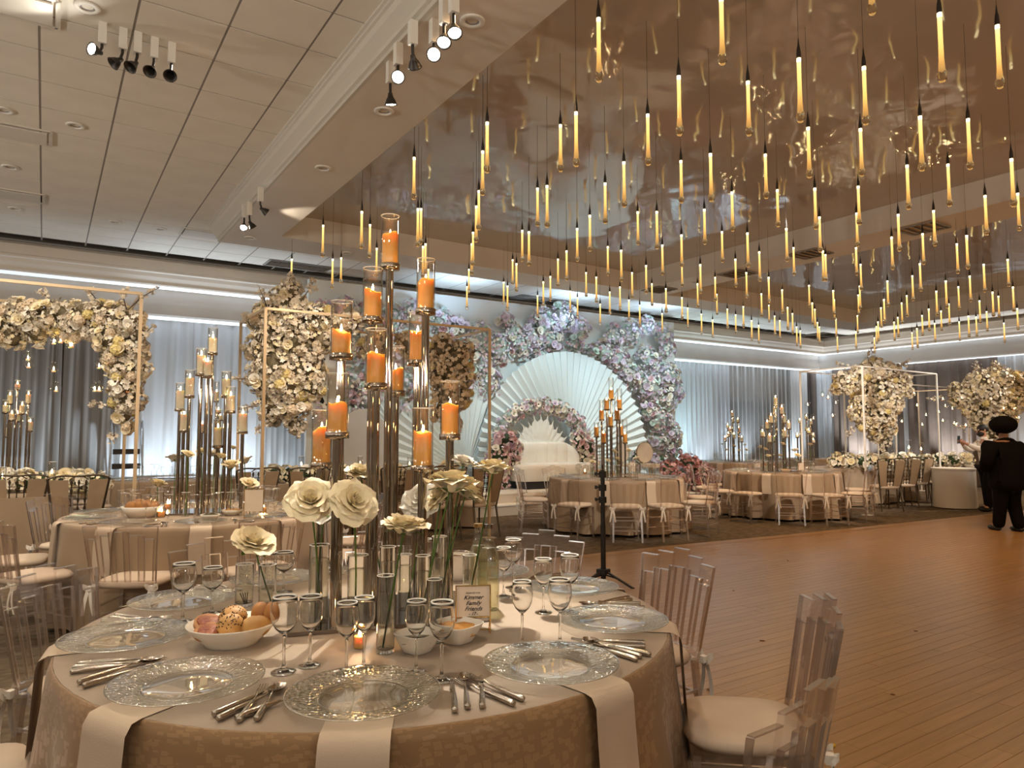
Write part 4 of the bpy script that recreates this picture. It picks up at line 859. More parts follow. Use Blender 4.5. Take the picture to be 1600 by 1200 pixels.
def rose(head, foot, rad, label, group, seed=0, m='rose_cream', near=True, tilt=None):
    hd = Vector(head); ft = Vector(foot); o = thing('rose', label, 'flower', ft, group=group); d = hd - ft
    mid = d * .55 + Vector((math.sin(seed) * .012, math.cos(seed * 2) * .012, 0)); n = 10
    P = [Vector((0, 0, 0)) * (1 - t) ** 2 + mid * 2 * t * (1 - t) + d * t * t for t in [i / n for i in range(n + 1)]]
    obj('stem', MB().tube(P, .0032 if near else .004, 6), 'stem', o)
    key = (near, seed % 3, m)
    if key not in RB: RB[key] = (rose_bloom(1.0, seed + 11, [3, 3, 4, 5, 6, 7], 5, 4, 1.0 + .12 * (seed % 3)) if near else rose_bloom(1.0, seed, [3, 4, 5, 6], 3, 3, .9)).mesh('bloom', m)
    ax = Vector(tilt or (.35 * math.sin(seed * 1.7), .35 * math.cos(seed * 2.3) - .15, 1)).normalized(); q = ax.to_track_quat('Z', 'Y')
    bl = obj('bloom', RB[key], parent=o, loc=d - ax * rad * .12, scale=rad); bl.rotation_mode = 'QUATERNION'; bl.rotation_quaternion = q
    se = MB()
    for k in range(5): petal(se, k * 1.256, .01, .045, .016, R(60), R(120), .1, 2, 3)
    s = obj('sepals', se.mesh('sepals', 'stem'), parent=o, loc=d - ax * rad * .22, scale=rad / .06); s.rotation_mode = 'QUATERNION'; s.rotation_quaternion = q
    return o
# ---------------------------------------------------------------- the nearest table
Z1 = ZT + .001
def T(u, v): p = pz(u, v, Z1); return (p[0], p[1], Z1)
def ring(c, r, a, z=0): return (c[0] + r * math.cos(R(a)), c[1] + r * math.sin(R(a)), z)
NP = 'nearest table'
CH = Proto(chair_acrylic(True)); CF = Proto(chair_acrylic(False)); LE = Proto(chair_leather())
for a, r, lb in [(-3, 1.25, 'clear acrylic chair right of the nearest table, back to the dance floor'), (31, 1.32, 'clear acrylic chair behind the wine glasses on the right of the nearest table'), (67, 1.34, 'clear acrylic chair hidden behind the candle stand of the nearest table'),
      (101, 1.34, 'clear acrylic chair behind the bread bowl of the nearest table'), (134, 1.27, 'clear acrylic chair left of the nearest table with a white bow'), (175, 1.33, 'clear acrylic chair cut off by the left frame edge, only its seat showing'),
      (-42, 1.33, 'clear acrylic chair pulled out on the dance floor, seen from its side'), (-77, 1.33, 'clear acrylic chair in the bottom right corner, nearest to the camera')]:
    CH.put(ring(NT, r, a), R(a) + PI / 2, lb, 'acrylic chairs at the nearest table')
PL = Proto(charger()); WG = Proto(wineglass()); KN = Proto(cutlery('knife')); SPN = Proto(cutlery('spoon')); FK = Proto(cutlery('fork'))
plate_at = [(-4.5, 'far right edge, beside the dance floor'), (31, 'far right, behind the wine glasses'), (67, 'far side behind the candle poles'), (102, 'far side behind the small left vases'), (135, 'left, behind the bread bowl'), (170, 'leftmost edge'), (-150.5, 'front left, with hammered rim'), (-116.5, 'front centre, nearest the camera'), (-79, 'front right, mirroring white light'), (-42, 'right edge, mirroring white light')]
SHORT = ['far right edge', 'far right', 'far side', 'far left', 'left', 'leftmost', 'front left', 'front centre', 'front right', 'right edge']
for i, (a, w_) in enumerate(plate_at):
    rr = .875; c = ring(NT, rr, a, Z1); t = R(a)
    PL.put((c[0], c[1], Z1 + .003), t, 'clear glass charger plate on the nearest table, ' + w_, 'charger plates on the nearest table')
    tag(obj('napkin', napkin_mesh(.165, 1.077, .19, [.46, .42][i % 2], i), 'napkin', loc=ring(NT, 1.082, a, Z1 - .0005), rot=(0, 0, t)), 'cream napkin hanging under the charger plate, ' + w_, 'napkin', 'napkins on the nearest table')
    ex = Vector((math.cos(t), math.sin(t), 0)); ey = Vector((-math.sin(t), math.cos(t), 0)); C0 = Vector((NT[0], NT[1], Z1 + .0005))
    rdm = random.Random(i + 40)
    # seen from the guest: forks on the left, knife and spoon on the right; handles point to the edge
    for P_, off, nm in [(FK, -.245, 'outer fork'), (FK, -.285, 'inner fork'), (KN, .235, 'inner knife'), (SPN, .268, 'spoon'), (KN, .305, 'outer knife')]:
        # guest faces the centre: their right hand is +ey turned
        s = -1
        p = C0 + ex * (1.0 + rdm.uniform(-.02, .02)) + ey * (s * -off); P_.put(p, t + PI / 2 + rdm.uniform(-.10, .10), '%s beside the %s plate of the nearest table' % (nm, SHORT[i]), 'cutlery on the nearest table')
for u, v, vr, wd, lb in [(285, 972, 880, 38, 'tall wine glass left of the bread bowl'), (331, 958, 886, 33, 'wine glass behind the bread bowl on the left'), (443, 1050, 932, 44, 'large wine glass in front of the bread bowl'), (484, 1040, 931, 40, 'wine glass right of the bread bowl'), (541, 1052, 941, 38, 'wine glass left of the orange votive'), (568, 1044, 933, 36, 'wine glass in front of the orange votive'),
      (650, 1050, 938, 36, 'wine glass in front of the olive bowl'), (690, 1063, 940, 42, 'wine glass in front of the hummus bowl'), (816, 1008, 908, 34, 'wine glass right of the gold framed card'), (875, 1007, 905, 38, 'tallest wine glass left of the mirroring right plate'), (849, 957, 873, 31, 'wine glass behind the two right hand ones'), (891, 957, 867, 33, 'rightmost wine glass on the nearest table'),
      (802, 918, 843, 29, 'farthest wine glass, right of the bottles'), (787, 932, 855, 27, 'wine glass beside the right hand bottle'), (443, 925, 862, 32, 'wine glass left of the candle poles, far side'), (416, 922, 864, 30, 'wine glass behind the small left vase'), (690, 905, 838, 27, 'wine glass behind the candle poles, left of the bottles'), (664, 905, 842, 26, 'farthest wine glass behind the candle poles')]:
    p = T(u, v); D = pix(p)[2]; lo, hi = .05, .4
    for _ in range(30):
        h = (lo + hi) / 2
        if pix((p[0], p[1], Z1 + h))[1] > vr: lo = h
        else: hi = h
    kw = wd * D / FPX / .080
    WG.put(p, u * .1, lb + (' on the nearest table' if 'nearest' not in lb else ''), 'wine glasses on the nearest table', scale=(kw, kw, h / .2))
# candle stand with eleven poles
NC = [(609, 416, 336, 366, 3.02), (582, 499, 418, 452, 2.84), (533, 556, 470, 516, 2.60), (665, 486, 404, 437, 2.98), (652, 566, 488, 517, 3.10), (587, 602, 513, 554, 2.66), (618, 613, 541, 576, 3.14), (527, 678, 583, 629, 2.56), (502, 725, 640, 669, 2.80), (660, 730, 637, 674, 2.62), (703, 681, 595, 632, 2.86)]
bp_ = [np.array(pd(u, v, D)) for u, v, _, _, D in NC]; cN = (float(np.mean([p[0] for p in bp_])), float(np.mean([p[1] for p in bp_])))
candle_stand(cN, NC, 'wax_orange', NP, 'glowing orange', True, .0165, (.36, .24), Z1, .034, .28)
# vases: (u, base v, rim v, width, fill) and roses: (head u, v, width px, vase index or foot pixel, lean)
VS = [(381, 946, 881, 27, .5), (417, 945, 882, 26, .45), (497, 978, 851, 31, .82), (558, 984, 867, 32, .80), (602, 1019, 899, 28, .76), (605, 965, 854, 25, .78), (660, 985, 868, 24, .78), (686, 962, 838, 24, .72), (734, 950, 867, 22, .7), (632, 958, 866, 22, .8), (678, 1003, 905, 24, .7)]
VL = ['short vase with a dark sprig left of the candle poles', 'vase with one drooping rose beside the bread bowl', 'tall vase left of the candle poles', 'vase in front of the left candle poles', 'front vase of water between votive and olive bowl', 'vase behind the front water vase', 'vase left of the gold framed card', 'tall vase behind the gold framed card', 'vase behind the card, below the right rose', 'vase in the middle behind the candle poles', 'short vase behind the olive bowl']
VP = []
for (u, vb, vr, wd, fl), lb in zip(VS, VL):
    p = T(u, vb); D = pix(p)[2]; h = .2
    for _ in range(3): h *= (vb - vr) / max(1, vb - pix((p[0], p[1], Z1 + h))[1])
    vase(p, h, wd * D / FPX / 2, fl, 'clear glass ' + lb, 'cylinder vases on the nearest table'); VP.append((p, D))
for i, (u, v, wd, vi, du, dD, tl, m, lb) in enumerate([(396, 850, 62, 1, 6, 0, (.1, -.5, .9), 'rose_cream', 'drooping cream rose beside the bread bowl'), (485, 783, 66, 2, 4, -.05, (-.2, -.7, .6), 'rose_cream', 'large open cream rose left of the candle poles'), (552, 785, 66, 3, -4, -.08, (.1, -.8, .5), 'rose_cream', 'large open cream rose against the left candle poles'),
      (632, 826, 66, 4, -4, -.05, (.05, -.1, 1), 'rose_cream', 'spiky petalled cream rose in front of the middle poles'), (705, 760, 78, 6, -6, .0, (.1, .1, 1), 'rose_cream', 'biggest cream rose at the right of the candle poles'), (728, 770, 56, 7, -4, .05, (.5, -.1, .8), 'rose_cream', 'cream rose behind the biggest one on the right'),
      (724, 724, 38, 7, 2, .12, (.1, -.2, 1), 'rose_white', 'white rose highest on the right of the poles'), (770, 734, 52, 8, -3, 0, (.1, .05, 1), 'rose_cream', 'cream rose standing alone over the bottles'), (660, 782, 56, 9, 2, .05, (-.5, -.4, .5), 'rose_white', 'white rose seen half behind the pole on the right'),
      (563, 742, 46, 5, 3, .15, (0, -.3, 1), 'rose_cream', 'cream rose half hidden behind the two middle poles'), (690, 775, 52, 6, 3, .06, (-.6, .1, .5), 'rose_cream', 'cream rose left behind the biggest one'), (507, 800, 40, 2, -4, .1, (.3, .2, -.4), 'rose_white', 'white rose nodding low behind the left candle pole')]):
    (p, D), wv = VP[vi], VS[vi]; hd = pd(u, v, D + dD); q = T(wv[0] + du, wv[1]); rose(hd, (q[0], q[1], Z1 + .014), wd * (D + dD) / FPX / 2 * 1.1, lb + ' of the nearest table', 'roses on the nearest table', i, m, True, tl)
q = VP[0][0]; sp = MB()
for k in range(4): sp.tube([(q[0] + .004 * k, q[1], Z1 + .012), (q[0] + .01 * (k - 1.5), q[1] + .004, Z1 + .05)], .002, 5)
tag(obj('sprig', sp, 'wick'), 'dark sprig of twigs standing in the short left vase', 'sprig')
# bread bowl
bp_ = T(362, 1004); Db = pix(bp_)[2]; rb = 135 * Db / FPX / 2
o = thing('bread_bowl', 'cream porcelain bowl of bread rolls on the left of the nearest table', 'bowl', bp_)
obj('bowl', MB().lathe([(.0005, .004), (rb * .52, .004), (rb * .54, 0), (rb * .60, 0), (rb * .62, .008), (rb * .80, .03), (rb * .98, .062), (rb * 1.0, .068), (rb * .975, .068), (rb * .78, .036), (rb * .58, .014), (.0005, .012)], 48), 'porcelain', o)
def roll(dx, dy, z, r, m, label, seeds=0, sq=(1, 1, .8), seed=1):
    p = (bp_[0] + _r[0] * dx + _f[0] * dy, bp_[1] + _r[1] * dx + _f[1] * dy, Z1 + z); t = thing('bread_roll', label, 'bread roll', p, group='bread in the bowl'); obj('crust', MB().ball((0, 0, 0), r, 20, 14, sq, .04, seed), m, t)
    if seeds:
        s = MB(); rd = random.Random(seed)
        for _ in range(seeds):
            d = Vector((rd.gauss(0, 1), rd.gauss(0, 1) - .5, abs(rd.gauss(0, 1)) + .1)).normalized(); s.ball((d.x * r * sq[0] * 1.01, d.y * r * sq[1] * 1.01, d.z * r * sq[2] * 1.01), .0022, 5, 3)
        obj('seeds', s, 'seed', t, kind='stuff')
roll(.012, -.045, .066, .044, 'crust_pale', 'round bread roll with black seeds at the front of the bread bowl', 90, (1, 1, .95), 1)
roll(-.01, .035, .074, .046, 'crust_pale', 'seeded bread roll behind the front one in the bowl', 60, (1, 1, .85), 2)
roll(.085, -.02, .058, .046, 'crust_pale', 'pale smooth roll at the right side of the bread bowl', 0, (1.1, .9, .75), 3)
roll(.075, .06, .080, .040, 'crust', 'brown glazed roll at the back right of the bread bowl', 0, (.8, 1, 1), 4)
roll(.12, .03, .085, .034, 'crust', 'small dark brown roll leaning at the right rim of the bread bowl', 0, (.7, 1, 1.2), 5)
for k, (dx, dy, z, lb) in enumerate([(-.074, -.015, .066, 'round flat bread with red topping at the left of the bowl'), (-.052, -.062, .052, 'flat bread slice under the red topped one')]):
    t = thing('flatbread', lb, 'flatbread', (bp_[0] + _r[0] * dx + _f[0] * dy, bp_[1] + _r[1] * dx + _f[1] * dy, Z1 + z), rot=(.35, .30 - k * .2, -YAW)); obj('crust', MB().cyl((0, 0, -.006), .046, .012, 24), 'crust', t); obj('topping', MB().ball((0, 0, .006), .037, 16, 6, (1, 1, .15), .1, k), 'topping', t)
for (u, v, wd, m, nm, lb) in [(652, 1026, 64, 'olive', 'olive_relish', 'square white bowl of dark olives in front of the candle poles'), (714, 1010, 72, 'hummus', 'hummus', 'white bowl of orange hummus before the gold framed card')]:
    p = T(u, v - 8); D = pix(p)[2]; r = wd * D / FPX / 2; o = thing('dip_bowl', lb, 'bowl', p, group='dip bowls on the nearest table')
    sq = lambda rr, z: [(rr * math.copysign(abs(math.cos(q)) ** .55, math.cos(q)), rr * math.copysign(abs(math.sin(q)) ** .55, math.sin(q)), z) for q in [2 * PI * i / 32 for i in range(32)]]
    b = MB(); lay = [(.55, 0), (.60, .004), (.80, .03), (.98, .058), (1.0, .062), (.95, .062), (.75, .034), (.4, .03)]; V = sum([sq(r * a, z) for a, z in lay], [])
    b.add(V, [(j * 32 + i, j * 32 + (i + 1) % 32, (j + 1) * 32 + (i + 1) % 32, (j + 1) * 32 + i) for j in range(7) for i in range(32)] + [tuple(range(32))[::-1]], True); ob = obj('bowl', b, 'porcelain', o, rot=(0, 0, .35)); rd = random.Random(5); f = MB().ball((0, 0, .036), r * .86, 16, 6, (1, 1, .34 if m == 'hummus' else .18), .12, 3)
    obj(nm, f, m, o)
# votives, card, bottles, bucket
def votive(p, r, h, label, group=None, near=True):
    o = thing('votive_candle', label, 'votive', p, group=group); n = 24 if near else 8
    obj('wax', MB().lathe([(.0005, .002), (r * .9, .002), (r * .9, h * .62), (.0005, h * .58)], n), 'wax_amber', o); obj('glass_cup', MB().lathe([(r * .93, 0), (r, h), (r * .97, h), (r * .91, .003)], n), 'glass', o); obj('flame', FLAME, 'flame', o, loc=(0, 0, h * .60), scale=1.0 if near else 1.6); return o
p = T(562, 1012); votive(p, .022, .062, 'orange votive candle between the wine glasses at the front of the stand', 'votives'); lamp('POINT', (p[0], p[1], Z1 + .055), .35, (1, .5, .15), size=.01)
p = T(712, 992); q = T(766, 990); pc = ((p[0] + q[0]) / 2, (p[1] + q[1]) / 2, Z1); wc = math.dist(p[:2], q[:2]); hc = .165
o = thing('table_card', 'gold framed table card lettered in black script, before the bottles', 'card', pc, math.atan2(q[1] - p[1], q[0] - p[0]))
fr = MB()
for x in (-wc / 2, wc / 2): fr.bar((x, 0, 0), (x, 0, hc + .004), .004); fr.bar((x, 0, .002), (x, .05, .002), .004); fr.bar((x, .05, .002), (x, .012, .06), .003)
fr.bar((-wc / 2, 0, hc + .002), (wc / 2, 0, hc + .002), .004); fr.bar((-wc / 2, 0, .058), (wc / 2, 0, .058), .003); fr.bar((-wc / 2, .05, .002), (wc / 2, .05, .002), .003); obj('card_frame', fr, 'gold', o)
cd = obj('paper', MB().box((0, .001, .060 + (hc - .060) / 2), (wc - .004, .0012, hc - .062)), 'card', o)
for s, z, k in [('Kimmer', .120, .0205), ('Family', .1005, .0205), ('Friends', .081, .0205), ('- 17 -', .0655, .0145), ('RESERVED FOR', .139, .0075)]:
    c = bpy.data.curves.new('lettering', 'FONT'); c.resolution_u = 3; c.body = s; c.size = k; c.shear = .45 if k > .01 else 0; c.align_x = 'CENTER'; c.extrude = .0002; c.offset = .0003 if k > .01 else 0; c.materials.append(MATS['ink'])
    tmp = bpy.data.objects.new('tmp', c); me = bpy.data.meshes.new_from_object(tmp); bpy.data.objects.remove(tmp); t = bpy.data.objects.new('lettering', me); COL.objects.link(t); t.parent = cd; t.location = (0, -.0004, z); t.rotation_euler = (PI / 2, 0, 0)
for (u, vb, vt, wd, capm, lb) in [(763, 952, 819, 34, 'chrome', 'frosted drinks bottle with a silver cap right of the card'), (747, 940, 818, 30, 'gold', 'drinks bottle with a gold cap behind the card')]:
    p = T(u, vb); D = pix(p)[2]; r = wd * D / FPX / 2; h = .25
    for _ in range(3): h *= (vb - vt) / (vb - pix((p[0], p[1], Z1 + h))[1])
    o = thing('bottle', lb, 'bottle', p, group='bottles on the nearest table')
    obj('glass_body', MB().lathe([(.0005, .0), (r * .92, 0), (r, .008), (r, h * .55), (r * .92, h * .63), (r * .55, h * .77), (r * .42, h * .84), (r * .40, h * .955), (r * .46, h * .96), (r * .46, h * .975), (.0005, h * .975)], 28), 'bottle', o)
    obj('drink', MB().lathe([(.0005, .006), (r * .93, .008), (r * .95, h * .54), (r * .88, h * .62), (r * .6, h * .72), (.0005, h * .72)], 24), 'liquid', o)
    obj('bottle_cap', MB().cyl((0, 0, h * .955), r * .47, h * .045, 20), capm, o)
p = T(716, 905); o = thing('ice_bucket', 'small white metal ice bucket behind the card and candle poles', 'bucket', p)
obj('pail', MB().lathe([(.0005, .004), (.05, 0), (.056, .03), (.064, .115), (.070, .122), (.066, .126), (.060, .112), (.052, .02), (.0005, .012)], 28), 'porcelain', o); obj('rim', MB().lathe([(.063, .118), (.071, .120), (.071, .127), (.063, .127), (.063, .118)], 28), 'chrome', o)
# ---------------------------------------------------------------- the other round tables
def setting(c, Rr, n, a0, where, cand, roses, tone, wax, rows=2, chairs=None, seed=0, wood_full=False, extra=True, pw=1.0):
    rd = random.Random(seed); a_s = [a0 + 360 / n * k for k in range(n)]; z = ZT + .001
    pls, gls, nps, chs, rss = [], [], [], [], []
    for k, a in enumerate(a_s):
        p = ring(c, Rr - .21, a, z + .003); pls.append(PL.put(p, R(a), 'x', 'charger plates on the ' + where, scale=.96))
        for dr, da in [(.41, 5), (.43, -5), (.50, 11)][:rows]:
            gls.append(GF.put(ring(c, Rr - dr - rd.uniform(0, .04), a + da, z), 0, 'x', 'wine glasses on the ' + where, scale=1.02))
        nps.append(tag(obj('napkin', NAPK, parent=None, loc=ring(c, Rr + .004, a, z), rot=(0, 0, R(a))), 'x', 'napkin', 'napkins on the ' + where))
        if seed == 1:
            for P_, off, nm in [(FK, -.245, 'fork'), (KN, .24, 'knife'), (SPN, .27, 'spoon')]:
                t = R(a); P_.put((c[0] + math.cos(t) * (Rr - .09) + math.sin(t) * -off * -1, c[1] + math.sin(t) * (Rr - .09) - math.cos(t) * -off * -1, z), t + PI / 2 + rd.uniform(-.1, .1), '%s of place setting %s on the %s' % (nm, ORD[k], where), 'cutlery on the ' + where)
    order(pls, 'glass charger plate, # from the left on the ' + where); order(gls, 'wine glass, # from the left on the ' + where); order(nps, 'cream hanging napkin, # from the left on the ' + where)
    for a, r in (chairs or [(a, Rr + .28) for a in a_s]):
        chs.append((CH if wood_full else CF).put(ring(c, r, a), R(a) + PI / 2 + rd.uniform(-.08, .08), 'x', 'acrylic chairs at the ' + where))
    order(chs, 'clear acrylic chair, # from the left at the ' + where)
    Dc = pix((*c, ZT))[2]
    if cand:
        spec = [(u, vc, vg, vt, Dc + rd.uniform(-.22, .22)) for u, vc, vg, vt in cand]
        candle_stand(c, spec, wax, where, tone, False, .016, (.3, .2), ZT + .001, .036)
    for i, (u, v, w_) in enumerate(roses):
        D = Dc + (.25 if i % 3 == 0 else -.25) + rd.uniform(-.08, .08); hd = pd(u, v, D); ft = (hd[0] + rd.uniform(-.03, .03), hd[1] + rd.uniform(-.03, .03), z)
        vs_ = vase(ft, min(.2, max(.12, hd[2] - z - .06)), .034, .8, 'x', 'cylinder vases on the ' + where, False); rr_ = rose(hd, (ft[0], ft[1], z + .004), w_ * D / FPX / 2, 'x', 'roses on the ' + where, i, 'rose_cream' if i % 3 else 'rose_white', False); rss.append((vs_, rr_))
    order([q[0] for q in rss], 'slim glass vase, # from the left on the ' + where); order([q[1] for q in rss], 'single cream rose, # from the left on the ' + where)
NAPK = napkin_mesh(.15, 1.05, .12, .32).fix('napkin', 'napkin'); GF = Proto(wineglass_far())
LW, MW, RW, BW, GW = 'left table with cream candles', 'table before the stage', 'table right of the stage', 'back table by the cyan drape', 'grey back table near the ladder'
setting(LT, 1.08, 10, -100, LW, [(332, 552, 512, 528), (314, 585, 544, 555), (324, 588, 563, 565), (296, 619, 578, 590), (281, 640, 598, 610), (353, 619, 580, 592), (360, 643, 604, 618), (379, 675, 635, 646), (340, 697, 655, 668), (287, 673, 640, 647)],
        [(274, 718, 29), (293, 711, 22), (361, 728, 31), (382, 722, 28), (389, 757, 30), (246, 757, 29), (335, 708, 20), (315, 706, 18), (345, 714, 20)], 'cream', 'wax_cream', 3, [(-118, 1.29), (-82, 1.29), (-154, 1.36), (-190, 1.36), (-226, 1.36), (-46, 1.36), (-10, 1.36), (26, 1.36), (62, 1.36), (98, 1.36)], 1, True)
setting(MT, 1.06, 10, -104, MW, [(955, 624, 590, 609), (948, 640, 622, 625), (968, 639, 607, 624), (940, 656, 625, 641), (964, 656, 620, 641), (954, 666, 648, 651), (932, 682, 660, 667), (970, 681, 655, 666), (943, 692, 672, 677), (976.5, 692, 655, 678)],
        [(937, 698, 10), (960, 706, 11), (982, 704, 10), (994, 717, 12), (949, 720, 10), (964, 717, 10), (924, 714, 11), (926, 722, 10)], 'orange', 'wax_orange', 2, [(158, 1.35), (-158, 1.33), (-126, 1.36), (-101, 1.38), (-68, 1.36), (128, 1.35), (-30, 1.35), (6, 1.35), (42, 1.35), (92, 1.35)], 2)
setting(RT, 1.02, 10, -85, RW, [(1212, 634, 618, 621), (1211, 647, 634, 636), (1222, 647, 632, 636), (1205, 661, 645, 649), (1225, 661, 645, 649), (1199, 670, 653, 659), (1232.5, 670, 655, 660), (1191.6, 682, 665, 674), (1226.5, 683, 668, 672), (1202.5, 691, 677, 680), (1211, 690, 675, 682)],
        [(1189, 699, 11), (1196, 702, 9), (1200, 713, 10), (1206, 713, 11), (1223.5, 694, 9), (1219, 712, 8), (1242, 704, 12), (1246, 712, 11), (1266, 695, 9)], 'peach', 'wax_cream', 2, [(165, 1.33), (-168, 1.36), (-139, 1.36), (-112, 1.36), (-80, 1.34), (-38, 1.33), (130, 1.33), (95, 1.33), (50, 1.33), (10, 1.33)], 3)
setting(BT, 1.05, 8, -120, BW, [(1144, 651, 642, 644), (1145, 660, 652, 653), (1153, 660, 650, 655), (1154.5, 676, 664, 668), (1137, 668, 661, 664), (1141, 675, 666, 669), (1138, 682, 673, 677), (1133, 689, 680, 683), (1159, 690, 680, 683), (1147, 684, 672, 678)],
        [(1129, 694, 6), (1147, 697, 7), (1155, 704, 7), (1164, 695, 7), (1166, 703, 7), (1135, 703, 6)], 'small white', 'wax_cream', 2, [(-100, 1.35), (-140, 1.35), (-60, 1.35), (180, 1.35)], 4)
setting(GT, 1.0, 8, -110, GW, [(338, 627, 596, 612), (341, 645, 622, 640), (344, 656, 640, 649), (316, 675, 661, 662)], [(330, 712, 14), (364, 700, 12)], 'small cream', 'wax_cream', 2, [(-150, 1.32), (-105, 1.32), (-55, 1.32), (170, 1.32)], 5)
def small_bowl(p, r, m, lb, nm='dip'):
    o = thing('bowl', lb, 'bowl', p); obj('dish', MB().lathe([(.0005, .003), (r * .6, 0), (r * .85, r * .3), (r, r * .55), (r * .95, r * .56), (r * .7, r * .25), (.0005, r * .2)], 20), 'porcelain', o)
    f = MB(); rd = random.Random(int(r * 999))
    if nm == 'bread':
        for k in range(7): a = k * .9; obj('bread_roll', MB().ball((r * .5 * math.cos(a), r * .5 * math.sin(a), r * .55 + .008 * (k % 3)), r * .34, 8, 6, (1, 1, .7), .08, k), 'crust', o)
    else: obj(nm, MB().ball((0, 0, r * .42), r * .82, 12, 6, (1, 1, .3), .1, 3), m, o)
z = ZT + .001
for u, v, w_, m, nm, lb in [(222, 808, 62, 'crust', 'bread', 'bowl of brown bread on the left table with cream candles'), (328, 812, 30, 'olive', 'dip', 'small bowl of olives before the cream candles'), (362, 805, 32, 'hummus', 'dip', 'small bowl of dip right of the olive bowl, left table'), (936, 742, 18, 'crust', 'bread', 'bread bowl behind the black tripod on the table before the stage'), (1203, 734, 24, 'crust', 'bread', 'bread bowl on the table right of the stage'), (1228, 738, 16, 'hummus', 'dip', 'small bowl of dip on the table right of the stage')]:
    p = pz(u, v, z); small_bowl((p[0], p[1], z), w_ * pix(p)[2] / FPX / 2, m, lb, nm)
for u, v, lb in [(262, 795, 'glowing votive behind the bread bowl on the left table'), (252, 808, 'glowing votive before the bread bowl on the left table'), (411, 801, 'glowing votive by the card on the left table'), (957, 742, 'glowing votive on the table before the stage, by the card'), (914, 741, 'glowing votive at the left of the table before the stage'), (1146, 718, 'glowing votive on the back table by the cyan drape')]:
    p = pz(u, v, z); votive((p[0], p[1], z), .034, .075, lb, 'votives', False)
def far_card(u, vb, w_, h_, lb):
    p = pz(u, vb, z); D = pix(p)[2]; k = D / FPX; o = thing('table_card', lb, 'card', (p[0], p[1], z), -YAW, 'table cards'); hh = h_ * k; ww = w_ * k; f = MB()
    for x in (-ww / 2, ww / 2): f.bar((x, 0, 0), (x, 0, hh), .006)
    f.bar((-ww / 2, 0, hh), (ww / 2, 0, hh), .006).bar((-ww / 2, .06, .003), (ww / 2, .06, .003), .006).bar((-ww / 2, 0, .003), (-ww / 2, .06, .003), .006).bar((ww / 2, 0, .003), (ww / 2, .06, .003), .006); obj('card_frame', f, 'gold', o); obj('paper', MB().box((0, .001, hh * .6), (ww - .005, .002, hh * .72)), 'card', o)
far_card(396, 810, 30, 46, 'gold framed card on the left table with cream candles'); far_card(988, 742, 11, 20, 'gold framed card on the table before the stage'); far_card(1252, 738, 9, 15, 'gold framed card on the table right of the stage')
# ---------------------------------------------------------------- long head tables with leather chairs
long_table(-3.2, .2, 9.45, 10.45, 'long head table at the left under the flower arch', 'champagne cloth on the left head table', 11)
long_table(2.5, 5.75, 9.95, 10.85, 'long head table in the middle, left of the stage', 'champagne cloth on the middle head table', 12)
long_table(12.75, 16.2, 8.35, 9.25, 'long head table at the right behind the bronze chairs', 'champagne cloth on the right head table', 13)
cs = []
for u, D, a in [(25, 7.75, 0), (121, 7.7, 0), (-70, 7.8, 0)]:
    p = pd(u, 745, D); cs.append(LE.put((p[0], p[1] + .25, 0), a + .05, 'x', 'tan chairs at the left head table'))
order(cs, 'tan beaded back chair, # from the left at the left head table'); cs = []
for u, D, a in [(398, 9.35, .1), (478, 9.5, .1), (548, 9.65, 0), (622, 9.8, 0), (697, 10.0, .05), (757, 10.25, .1)]:
    p = pd(u, 740, D); cs.append(LE.put((p[0], p[1] + .22, 0), a, 'x', 'tan chairs at the middle head table'))
order(cs, 'tan beaded back chair, # from the left at the middle head table'); cs = []
for u, D, a in [(1400, 13.75, -.55), (1425, 14.3, -.55), (1445, 14.85, -.55), (1468, 15.4, -.55), (1489, 15.9, -.55)]:
    p = pd(u, 722, D); cs.append(LE.put((p[0], p[1] + .25, 0), a, 'x', 'tan chairs at the right head table', scale=.97))
order(cs, 'tan beaded back chair, # from the left at the right head table')
# white round side table behind the man in the white shirt
p = pz(1532, 733, .8); o = thing('side_table', 'plain white topped side table behind the man in the white shirt', 'table', (p[0], p[1] + .5, 0)); obj('tabletop', MB().cyl((0, 0, .78), .40, .025, 28), 'cloth_white', o); obj('skirt', MB().lathe([(.385, .78), (.385, .5), (.40, .02)], 28), 'wall_tan', o)
# candle stand on the left head table
candle_stand((-1.0, 10.0), [(27, 607, 594, 600, 9.2), (15, 631, 610, 617, 9.1), (44, 630, 610, 616, 9.2), (8, 644, 625, 633, 9.0), (34, 646, 627, 633, 9.0), (18, 656, 640, 646, 8.9), (27, 658, 640, 646, 9.3), (47, 673, 652, 659, 9.2), (13, 682, 662, 668, 9.1)], 'wax_cream', 'left head table', 'small cream', False, .015, (.3, .2), ZT + .001, .03)
candle_stand(tuple(pz(1262, 716, ZT)[:2]), [(1260, 655, 646, 650, 15.5), (1260, 672, 663, 667, 15.6), (1264, 677, 668, 672, 15.4), (1267, 663, 655, 657, 15.5), (1271, 683, 676, 679, 15.6), (1246, 683, 676, 679, 15.4), (1271, 692, 683, 687, 15.5), (1250, 660, 654, 656, 15.5)], 'wax_cream', 'far right small table', 'tiny cream', False, .016, (.3, .2), ZT + .001, .033)
p = pz(1262, 716, ZT); round_table((p[0], p[1]), .8, 'small round table behind the table right of the stage', 'cloth on the small round table behind the table right of the stage', 8, nu=60)
